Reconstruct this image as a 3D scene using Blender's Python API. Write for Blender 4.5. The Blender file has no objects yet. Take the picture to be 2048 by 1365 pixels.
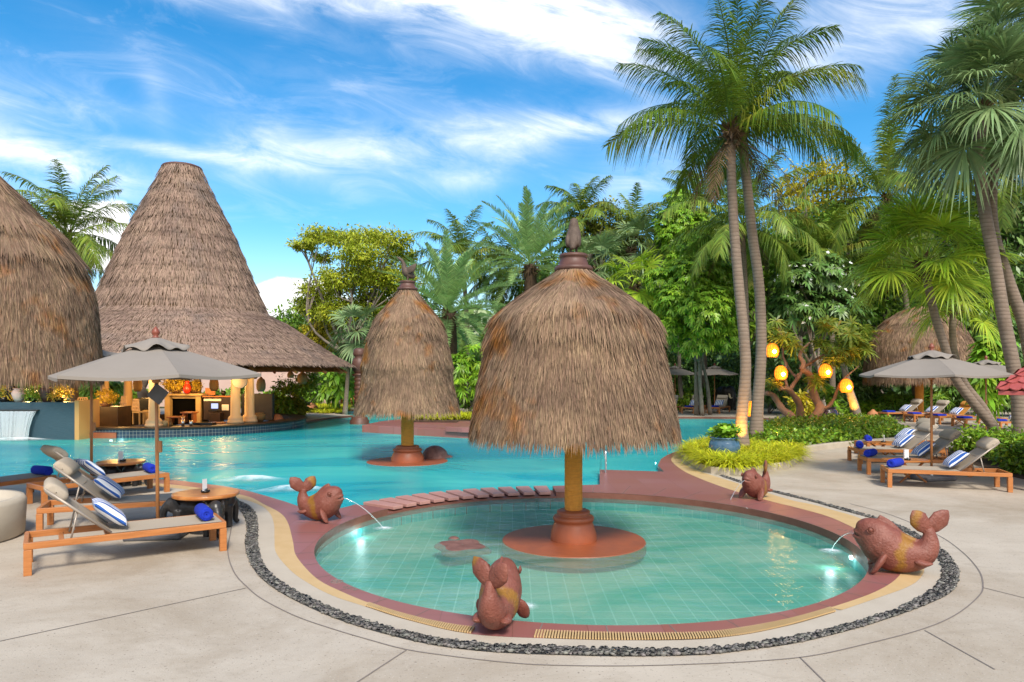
EXPO = 1.0; SKY_SAT = 1.45; SKY_VAL = 1.0; SKY_HUE = .494; SKY_STR = .102; CLOUD = (7.2, 7.2, 7.3, 1); SUN_STR = 2.35; LEAF = 1.7; SUN_ANG = 14
import bpy, math, random
import numpy as np
from mathutils import Vector, Matrix
from mathutils.geometry import tessellate_polygon
# ---------------------------------------------------------------- helpers
F = 1428.0      # focal length of the photograph in its own pixels
EYE = 2.1       # eye height
HY = 748.0      # horizon row
WZ = -0.10      # water level
C = bpy.context.scene.collection
pi = math.pi
def rad(d): return math.radians(d)
def G(px, py, z=0.0):                  # photograph pixel -> point of the level plane z
    Y = (EYE - z) * F / (py - HY)
    return np.array([(px - 1024) * Y / F, Y, z])
def P(px, py, Y):                      # photograph pixel -> point at distance Y
    return np.array([(px - 1024) * Y / F, Y, EYE - (py - HY) * Y / F])
def nrm(a):
    a = np.asarray(a, float); return a / np.maximum(np.linalg.norm(a, axis=-1, keepdims=True), 1e-9)
UP = np.array([0, 0, 1.0])

class MB:
    """collects geometry for ONE mesh object"""
    def __init__(s): s.v = []; s.f = []; s.n = 0
    def add(s, verts, faces):
        verts = np.asarray(verts, float).reshape(-1, 3)
        by = {}
        for f in faces: by.setdefault(len(f), []).append(f)
        for l in by.values(): s.f.append(np.asarray(l, np.int64) + s.n)
        s.v.append(verts); s.n += len(verts)
    def grids(s, A, wrap=False):        # (N,a,b,3) patches of quads
        A = np.asarray(A, float); N, a, b, _ = A.shape
        i, j = np.meshgrid(np.arange(a - 1), np.arange(b if wrap else b - 1), indexing='ij')
        j2 = (j + 1) % b
        q = np.stack([i*b + j, i*b + j2, (i+1)*b + j2, (i+1)*b + j], -1).reshape(-1, 4)
        q = (q[None] + (np.arange(N) * a * b)[:, None, None]).reshape(-1, 4)
        s.f.append(q + s.n); s.v.append(A.reshape(-1, 3)); s.n += N * a * b
    def tube(s, pts, rr, n=8, cap=True, sq=None, up=None):   # sq: (wide, high) scale of the section
        pts = np.asarray(pts, float); m = len(pts)
        rr = np.broadcast_to(np.asarray(rr, float), (m,))
        T = nrm(np.gradient(pts, axis=0))
        ref = np.asarray(up if up is not None else ([0, 0, 1.0] if abs(T[0][2]) < .9 else [1.0, 0, 0]), float)
        rings = []
        a = np.arange(n) * 2 * pi / n
        for k in range(m):
            S = np.cross(ref, T[k]); S = nrm(S); N = np.cross(T[k], S)
            if up is None: ref = N
            sx, sy = (1, 1) if sq is None else (sq[k] if np.ndim(sq) > 1 else sq)
            rings.append(pts[k] + rr[k] * (np.cos(a)[:, None] * S * sx + np.sin(a)[:, None] * N * sy))
        st = s.n
        s.grids(np.array(rings)[None], True)
        if cap:
            s.f.append(np.array([list(range(st + n - 1, st - 1, -1))])); e = st + (m - 1) * n
            s.f.append(np.array([list(range(e, e + n))]))
    def lathe(s, prof, n=24, c=(0, 0, 0), a0=0, a1=2*pi, sc=(1, 1)):
        full = abs(a1 - a0 - 2*pi) < 1e-6
        a = a0 + np.arange(n if full else n + 1) * (a1 - a0) / n
        pr = np.asarray(prof, float)
        A = np.stack([pr[:, None, 0] * np.cos(a) * sc[0] + c[0], pr[:, None, 0] * np.sin(a) * sc[1] + c[1], np.broadcast_to(pr[:, None, 1] + c[2], (len(pr), len(a)))], -1)
        s.grids(A[None], full)
    def box(s, c, d, R=None):
        h = np.array(d, float) / 2
        v = np.array([[x, y, z] for x in (-1, 1) for y in (-1, 1) for z in (-1, 1)], float) * h
        if R is not None: v = v @ np.asarray(R, float).T
        s.add(v + np.asarray(c, float), [(0, 1, 3, 2), (4, 6, 7, 5), (0, 4, 5, 1), (2, 3, 7, 6), (0, 2, 6, 4), (1, 5, 7, 3)])
    def beam(s, p0, p1, w, h):          # box along a segment
        p0 = np.asarray(p0, float); p1 = np.asarray(p1, float); T = nrm(p1 - p0)
        S = np.cross(T, UP); S = nrm(S) if np.linalg.norm(S) > 1e-3 else np.array([1.0, 0, 0]); N = np.cross(S, T)
        s.box((p0 + p1) / 2, (np.linalg.norm(p1 - p0), w, h), np.stack([T, S, N], 1))
    def ball(s, c, r, n=12, m=8, R=None):
        r = np.broadcast_to(np.asarray(r, float), (3,))
        th = np.linspace(0.02, pi - .02, m); ph = np.arange(n) * 2 * pi / n
        A = np.stack([np.sin(th)[:, None] * np.cos(ph), np.sin(th)[:, None] * np.sin(ph), np.broadcast_to(np.cos(th)[:, None], (m, n))], -1) * r
        if R is not None: A = A @ np.asarray(R, float).T
        st = s.n
        s.grids((A + np.asarray(c, float))[None], True)
        s.f.append(np.array([list(range(st, st + n))])); e = st + (m - 1) * n
        s.f.append(np.array([list(range(e + n - 1, e - 1, -1))]))
    def prism(s, poly, z0, z1):
        poly = np.asarray(poly, float)[:, :2]; n = len(poly)
        v = np.concatenate([np.c_[poly, np.full(n, z0)], np.c_[poly, np.full(n, z1)]])
        tri = tessellate_polygon([[Vector((p[0], p[1], 0)) for p in poly]])
        f = [tuple(i + n for i in t) for t in tri] + [tuple(reversed(t)) for t in tri]
        f += [(i, (i + 1) % n, n + (i + 1) % n, n + i) for i in range(n)]
        s.add(v, f)
    def sheet(s, polys, z):
        tri = tessellate_polygon([[Vector((p[0], p[1], 0)) for p in q] for q in polys])
        v = np.concatenate([np.asarray(q, float)[:, :2] for q in polys]); v = np.c_[v, np.full(len(v), z)]
        out = []
        for t in tri:
            a, b, c = (v[i] for i in t)
            cr = (b[0]-a[0])*(c[1]-a[1]) - (b[1]-a[1])*(c[0]-a[0])
            if abs(cr) > 1e-12: out.append(t if cr > 0 else (t[0], t[2], t[1]))
        s.add(v, out)
    def wall(s, line, z0, z1, close=False):
        line = np.asarray(line, float)[:, :2]
        if close: line = np.concatenate([line, line[:1]])
        A = np.stack([np.c_[line, np.full(len(line), z0)], np.c_[line, np.full(len(line), z1)]])
        s.grids(A[None])
    def blades(s, root, d, w, L, hw, sag=0.0, ts=(0, .35, .7, 1), ws=(.5, 1, .8, .06), bend=None):
        root = np.asarray(root, float); d = np.asarray(d, float); N = len(root)
        L = np.broadcast_to(np.asarray(L, float), (N,)); hw = np.broadcast_to(np.asarray(hw, float), (N,)); sag = np.broadcast_to(np.asarray(sag, float), (N,))
        t = np.asarray(ts, float); q = np.asarray(ws, float)
        mid = root[:, None] + d[:, None] * (L[:, None] * t)[..., None]
        mid[..., 2] -= (sag * L)[:, None] * t ** 2
        if bend is not None: mid += bend[:, None] * (L[:, None] * t ** 2)[..., None]
        off = w[:, None] * (hw[:, None] * q)[..., None]
        s.grids(np.stack([mid - off, mid + off], 2))
    def build(s, name, mat, parent=None, smooth=False, bevel=0, loc=None, rz=0, remesh=0, kind=None):
        me = bpy.data.meshes.new(name)
        v = np.concatenate(s.v)
        sizes = np.concatenate([np.full(len(f), f.shape[1]) for f in s.f]); idx = np.concatenate([f.ravel() for f in s.f])
        me.vertices.add(len(v)); me.vertices.foreach_set('co', v.ravel())
        me.loops.add(len(idx)); me.loops.foreach_set('vertex_index', idx.astype(np.int32))
        me.polygons.add(len(sizes)); st = np.concatenate([[0], np.cumsum(sizes)[:-1]])
        me.polygons.foreach_set('loop_start', st.astype(np.int32))
        me.polygons.foreach_set('use_smooth', np.full(len(sizes), smooth))
        me.update(calc_edges=True); me.validate()
        if mat is not None: me.materials.append(mat)
        o = bpy.data.objects.new(name, me); C.objects.link(o)
        if parent is not None: o.parent = parent
        if loc is not None: o.location = loc
        o.rotation_euler.z = rz
        if remesh:
            m = o.modifiers.new('r', 'REMESH'); m.mode = 'VOXEL'; m.voxel_size = remesh; m.use_smooth_shade = True
            m = o.modifiers.new('s', 'SMOOTH'); m.iterations = 6; m.factor = .5
        if bevel:
            m = o.modifiers.new('b', 'BEVEL'); m.width = bevel; m.segments = 2; m.limit_method = 'ANGLE'
        if kind: o['kind'] = kind
        return o

def thing(name, label, cat, loc=(0, 0, 0), rz=0, group=None):
    o = bpy.data.objects.new(name, None); C.objects.link(o); o.empty_display_size = .1
    o.location = tuple(float(x) for x in loc); o.rotation_euler.z = rz
    return tag(o, label, cat, group)
def tag(o, label, cat, group=None, kind=None):
    o['label'] = label; o['category'] = cat
    if group: o['group'] = group
    if kind: o['kind'] = kind
    return o
def copy_tree(o, parent=None):
    c = o.copy(); C.objects.link(c)
    if parent is not None: c.parent = parent
    for ch in list(o.children): copy_tree(ch, c)
    return c
def dup(o, label, loc, rz=0, sc=None, group=None):
    c = copy_tree(o); c.location = tuple(float(x) for x in loc); c.rotation_euler.z = rz; c['label'] = label
    if sc: c.scale = (sc, sc, sc) if np.isscalar(sc) else sc
    if group: c['group'] = group
    return c
def smooth_line(pts, n=200):            # Catmull-Rom through plan points, evenly resampled
    p = np.asarray(pts, float)[:, :2]
    q = np.concatenate([[2*p[0]-p[1]], p, [2*p[-1]-p[-2]]])
    out = []
    for i in range(1, len(q) - 2):
        t = np.linspace(0, 1, 14, endpoint=False)[:, None]
        out.append(.5*((2*q[i]) + (-q[i-1]+q[i+1])*t + (2*q[i-1]-5*q[i]+4*q[i+1]-q[i+2])*t**2 + (-q[i-1]+3*q[i]-3*q[i+1]+q[i+2])*t**3))
    o = np.concatenate(out + [p[-1:]])
    d = np.concatenate([[0], np.cumsum(np.linalg.norm(np.diff(o, axis=0), axis=1))])
    s = np.linspace(0, d[-1], n)
    return np.c_[np.interp(s, d, o[:, 0]), np.interp(s, d, o[:, 1])]
def spline3(pts, n):
    p = np.asarray(pts, float); q = np.concatenate([[2*p[0]-p[1]], p, [2*p[-1]-p[-2]]])
    u = np.linspace(0, len(p) - 1 - 1e-6, n); i = u.astype(int) + 1; t = (u - (i - 1))[:, None]
    return .5*((2*q[i]) + (-q[i-1]+q[i+1])*t + (2*q[i-1]-5*q[i]+4*q[i+1]-q[i+2])*t**2 + (-q[i-1]+3*q[i]-3*q[i+1]+q[i+2])*t**3)

# ---------------------------------------------------------------- materials
def lin(r, g, b):
    f = lambda c: (c/255/12.92) if c/255 <= .04045 else ((c/255+.055)/1.055)**2.4
    return (f(r), f(g), f(b), 1)
class NT:
    def __init__(s, tree): s.t = tree; s.N = tree.nodes; s.L = tree.links
    def n(s, typ, **k):
        o = s.N.new(typ)
        for a, b in k.items(): setattr(o, a, b)
        return o
    def put(s, sock, v):
        if isinstance(v, bpy.types.NodeSocket): s.L.new(v, sock)
        elif v is not None: sock.default_value = v
    def math(s, op, a, b=None, c=None, clamp=False):
        o = s.n('ShaderNodeMath', operation=op, use_clamp=clamp)
        for k, v in enumerate((a, b, c)): s.put(o.inputs[k], v)
        return o.outputs[0]
    def mix(s, f, a, b, mode='MIX'):
        o = s.n('ShaderNodeMix', data_type='RGBA', blend_type=mode)
        s.put(o.inputs[0], f); s.put(o.inputs[6], a); s.put(o.inputs[7], b)
        return o.outputs[2]
    def ramp(s, f, lo, hi):             # linear 0..1 between lo and hi
        o = s.n('ShaderNodeMapRange'); s.put(o.inputs[0], f); s.put(o.inputs[1], lo); s.put(o.inputs[2], hi)
        return o.outputs[0]
    def noise(s, vec, scale, detail=4, rough=.55, dist=0):
        o = s.n('ShaderNodeTexNoise'); s.put(o.inputs['Vector'], vec)
        o.inputs['Scale'].default_value = scale; o.inputs['Detail'].default_value = detail
        o.inputs['Roughness'].default_value = rough; o.inputs['Distortion'].default_value = dist
        return o.outputs[0]
    def scale(s, vec, k):
        o = s.n('ShaderNodeVectorMath', operation='MULTIPLY'); s.put(o.inputs[0], vec); o.inputs[1].default_value = k
        return o.outputs[0]
def newmat(name):
    m = bpy.data.materials.new(name); m.use_nodes = True; m.node_tree.nodes.clear()
    t = NT(m.node_tree); out = t.n('ShaderNodeOutputMaterial')
    return m, t, out
def M(name, c1, c2=None, rough=.7, scale=4, stretch=None, lo=.3, hi=.7, bump=0, bscale=None, island=0, hue=0, transl=0, metal=0, spec=.4, c3=None, c3scale=.8, c3lo=.55, c3hi=.7, bstretch=None, rings=0, coat=0):
    m, t, out = newmat(name)
    vec = t.n('ShaderNodeTexCoord').outputs['Object']
    if transl and island: c1, c2, c3 = ((tuple(min(.6, x*LEAF) for x in c[:3]) + (1,)) if c is not None else None for c in (c1, c2, c3))
    v = t.scale(vec, stretch) if stretch else vec
    col = c1
    if c2 is not None: col = t.mix(t.ramp(t.noise(v, scale), lo, hi), c1, c2)
    if c3 is not None: col = t.mix(t.ramp(t.noise(vec, c3scale, 3), c3lo, c3hi), col, c3)
    if island:
        r = t.n('ShaderNodeNewGeometry').outputs['Random Per Island']
        h = t.n('ShaderNodeHueSaturation'); t.put(h.inputs['Color'], col)
        t.put(h.inputs['Value'], t.ramp(r, 0, 1)); h.inputs['Value'].links[0].from_node.inputs[3].default_value = 1 - island; h.inputs['Value'].links[0].from_node.inputs[4].default_value = 1 + island
        if hue:
            r2 = t.math('FRACT', t.math('MULTIPLY', r, 17.3))
            t.put(h.inputs['Hue'], t.math('MULTIPLY_ADD', r2, 2*hue, .5 - hue))
        col = h.outputs[0]
    b = t.n('ShaderNodeBsdfPrincipled')
    t.put(b.inputs['Base Color'], col); b.inputs['Roughness'].default_value = rough; b.inputs['Metallic'].default_value = metal
    b.inputs['Specular IOR Level'].default_value = spec; b.inputs['Coat Weight'].default_value = coat; b.inputs['Coat Roughness'].default_value = .15
    if bump or rings:
        bp = t.n('ShaderNodeBump'); bp.inputs['Strength'].default_value = min(1, bump if bump else .5); bp.inputs['Distance'].default_value = .02
        hgt = t.noise(t.scale(vec, bstretch) if bstretch else v, bscale or scale*4, 5)
        if rings:
            w = t.n('ShaderNodeTexWave', bands_direction='Z'); t.put(w.inputs['Vector'], vec); w.inputs['Scale'].default_value = rings; w.inputs['Distortion'].default_value = 2.5; w.inputs['Detail'].default_value = 2
            hgt = t.math('ADD', hgt, t.math('MULTIPLY', w.outputs['Fac'], .35))
            col2 = t.mix(t.ramp(w.outputs['Fac'], .0, .35), tuple(x*.84 for x in c1[:3]) + (1,), col); t.put(b.inputs['Base Color'], col2)
        t.put(bp.inputs['Height'], hgt); t.put(b.inputs['Normal'], bp.outputs[0])
    sh = b.outputs[0]
    if transl:
        tr = t.n('ShaderNodeBsdfTranslucent'); t.put(tr.inputs[0], col)
        mx = t.n('ShaderNodeMixShader'); mx.inputs[0].default_value = transl
        t.L.new(sh, mx.inputs[1]); t.L.new(tr.outputs[0], mx.inputs[2]); sh = mx.outputs[0]
    t.L.new(sh, out.inputs[0])
    return m
def Emit(name, col, st):
    m, t, out = newmat(name); e = t.n('ShaderNodeEmission'); e.inputs[0].default_value = col; e.inputs[1].default_value = st
    t.L.new(e.outputs[0], out.inputs[0]); return m
def L3(r, g, b): return (r, g, b, 1)
def water_mat(name, tint, sx, bump, fac, milk, mcol, mcol_streak, rough=.10, ms=.14):
    m, t, out = newmat(name)
    vec = t.n('ShaderNodeTexCoord').outputs['Object']
    h = t.math('ADD', t.noise(t.scale(vec, (sx*.45, sx, 1)), 1.0, 4, .6, .6), t.math('MULTIPLY', t.noise(t.scale(vec, (.35, .5, 1)), 1.0, 2), .8))
    bp = t.n('ShaderNodeBump'); bp.inputs['Strength'].default_value = 1; bp.inputs['Distance'].default_value = bump; t.put(bp.inputs['Height'], h)
    fr = t.n('ShaderNodeFresnel'); fr.inputs[0].default_value = 1.33
    gl = t.n('ShaderNodeBsdfGlossy'); gl.inputs['Roughness'].default_value = rough; t.L.new(bp.outputs[0], gl.inputs['Normal'])
    tr = t.n('ShaderNodeBsdfTransparent'); tr.inputs[0].default_value = tint
    df = t.n('ShaderNodeBsdfDiffuse'); t.put(df.inputs[0], t.mix(t.ramp(t.noise(t.scale(vec, (ms, ms*1.9, 1)), 1.0, 6, .62, .8), .40, .62), mcol, mcol_streak))  # paler streaks painted into the milk colour imitate blurred reflections
    mk = t.n('ShaderNodeMixShader'); mk.inputs[0].default_value = milk; t.L.new(tr.outputs[0], mk.inputs[1]); t.L.new(df.outputs[0], mk.inputs[2])
    mx = t.n('ShaderNodeMixShader'); t.put(mx.inputs[0], t.math('MULTIPLY', fr.outputs[0], fac))
    t.L.new(mk.outputs[0], mx.inputs[1]); t.L.new(gl.outputs[0], mx.inputs[2]); t.L.new(mx.outputs[0], out.inputs[0])
    return m
def tile_mat(name, c1, c2, grout, size, rough=.35, cyl=None, gw=.03, c3=None, soft=False):
    m, t, out = newmat(name)
    vec = t.n('ShaderNodeTexCoord').outputs['Object']
    sp = t.n('ShaderNodeSeparateXYZ'); t.put(sp.inputs[0], vec)
    u, w = sp.outputs[0], sp.outputs[1]
    if cyl: u, w = t.math('MULTIPLY', t.math('ARCTAN2', sp.outputs[1], sp.outputs[0]), cyl), sp.outputs[2]
    fx = t.math('FRACT', t.math('DIVIDE', u, size)); fy = t.math('FRACT', t.math('DIVIDE', w, size))
    g = t.math('MAXIMUM', t.math('LESS_THAN', fx, gw), t.math('LESS_THAN', fy, gw))
    cell = t.n('ShaderNodeCombineXYZ'); t.put(cell.inputs[0], t.math('FLOOR', t.math('DIVIDE', u, size))); t.put(cell.inputs[1], t.math('FLOOR', t.math('DIVIDE', w, size)))
    wn = t.n('ShaderNodeTexWhiteNoise'); t.put(wn.inputs[0], cell.outputs[0])
    col = t.mix(wn.outputs[0], c1, c2)
    if c3 is not None: col = t.mix(t.ramp(t.noise(vec, .35, 3), .35, .7), col, c3)
    col = t.mix(g, col, grout)
    b = t.n('ShaderNodeBsdfPrincipled'); t.put(b.inputs['Base Color'], col); b.inputs['Roughness'].default_value = rough
    t.L.new(b.outputs[0], out.inputs[0]); return m
def whale_mat():
    m = M('sandstone_red', L3(.165,.047,.03), L3(.225,.075,.05), rough=.5, scale=9, bump=.55, bscale=42)
    t = NT(m.node_tree); b = next(n for n in m.node_tree.nodes if n.type == 'BSDF_PRINCIPLED'); src = b.inputs['Base Color'].links[0].from_socket
    vec = t.n('ShaderNodeTexCoord').outputs['Object']; sp = t.n('ShaderNodeSeparateXYZ'); t.put(sp.inputs[0], vec)
    q = t.math('ADD', t.math('MULTIPLY_ADD', sp.outputs[2], .35, sp.outputs[0]), t.math('MULTIPLY', t.math('SUBTRACT', t.noise(vec, 4.5, 5), .5), .34))
    k = t.ramp(t.math('ABSOLUTE', t.math('ADD', q, .0)), .085, .035)
    col = t.mix(t.math('MULTIPLY', k, .85), src, L3(.27,.13,.012))
    col = t.mix(t.math('MULTIPLY', t.ramp(t.noise(t.scale(vec, (3, 3, 1)), 5, 6, .7), .54, .72), .5), col, L3(.10,.04,.03))
    col = t.mix(t.math('MULTIPLY', t.ramp(t.noise(vec, 14, 6, .7), .58, .72), .45), col, L3(.33,.19,.15)); t.put(b.inputs['Base Color'], col); return m
def stripe_mat(name, c1, c2, per):
    m, t, out = newmat(name)
    sp = t.n('ShaderNodeSeparateXYZ'); t.put(sp.inputs[0], t.n('ShaderNodeTexCoord').outputs['Object'])
    g = t.math('LESS_THAN', t.math('FRACT', t.math('DIVIDE', t.math('ADD', sp.outputs[1], 5.013), per)), .47)
    b = t.n('ShaderNodeBsdfPrincipled'); t.put(b.inputs['Base Color'], t.mix(g, c1, c2)); b.inputs['Roughness'].default_value = .85
    t.L.new(b.outputs[0], out.inputs[0]); return m

def deck_mat():
    m, t, out = newmat('deck_aggregate'); vec = t.n('ShaderNodeTexCoord').outputs['Object']
    col = t.mix(t.ramp(t.noise(vec, 1.1, 6), .3, .7), L3(.43,.368,.29), L3(.50,.432,.345))
    col = t.mix(t.ramp(t.noise(vec, .42, 6, .68, .5), .45, .66), col, L3(.345,.28,.205))            # broad weathering
    col = t.mix(t.math('MULTIPLY', t.ramp(t.noise(t.scale(vec, (1, 2.2, 1)), 2.2, 8, .7, 1.2), .52, .74), .42), col, L3(.27,.215,.155))   # stains
    col = t.mix(t.ramp(t.noise(vec, 55, 3), .62, .72), col, L3(.52,.46,.38)); col = t.mix(t.ramp(t.noise(vec, 42, 3), .62, .70), col, L3(.22,.175,.135))  # exposed stones
    b = t.n('ShaderNodeBsdfPrincipled'); t.put(b.inputs['Base Color'], col); t.put(b.inputs['Roughness'], t.math('MULTIPLY_ADD', t.noise(vec, 1.7, 4), .5, .38)); b.inputs['Specular IOR Level'].default_value = .35
    bp = t.n('ShaderNodeBump'); bp.inputs['Strength'].default_value = .35; bp.inputs['Distance'].default_value = .01; t.put(bp.inputs['Height'], t.noise(vec, 70, 4)); t.put(b.inputs['Normal'], bp.outputs[0])
    t.L.new(b.outputs[0], out.inputs[0]); return m
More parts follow.
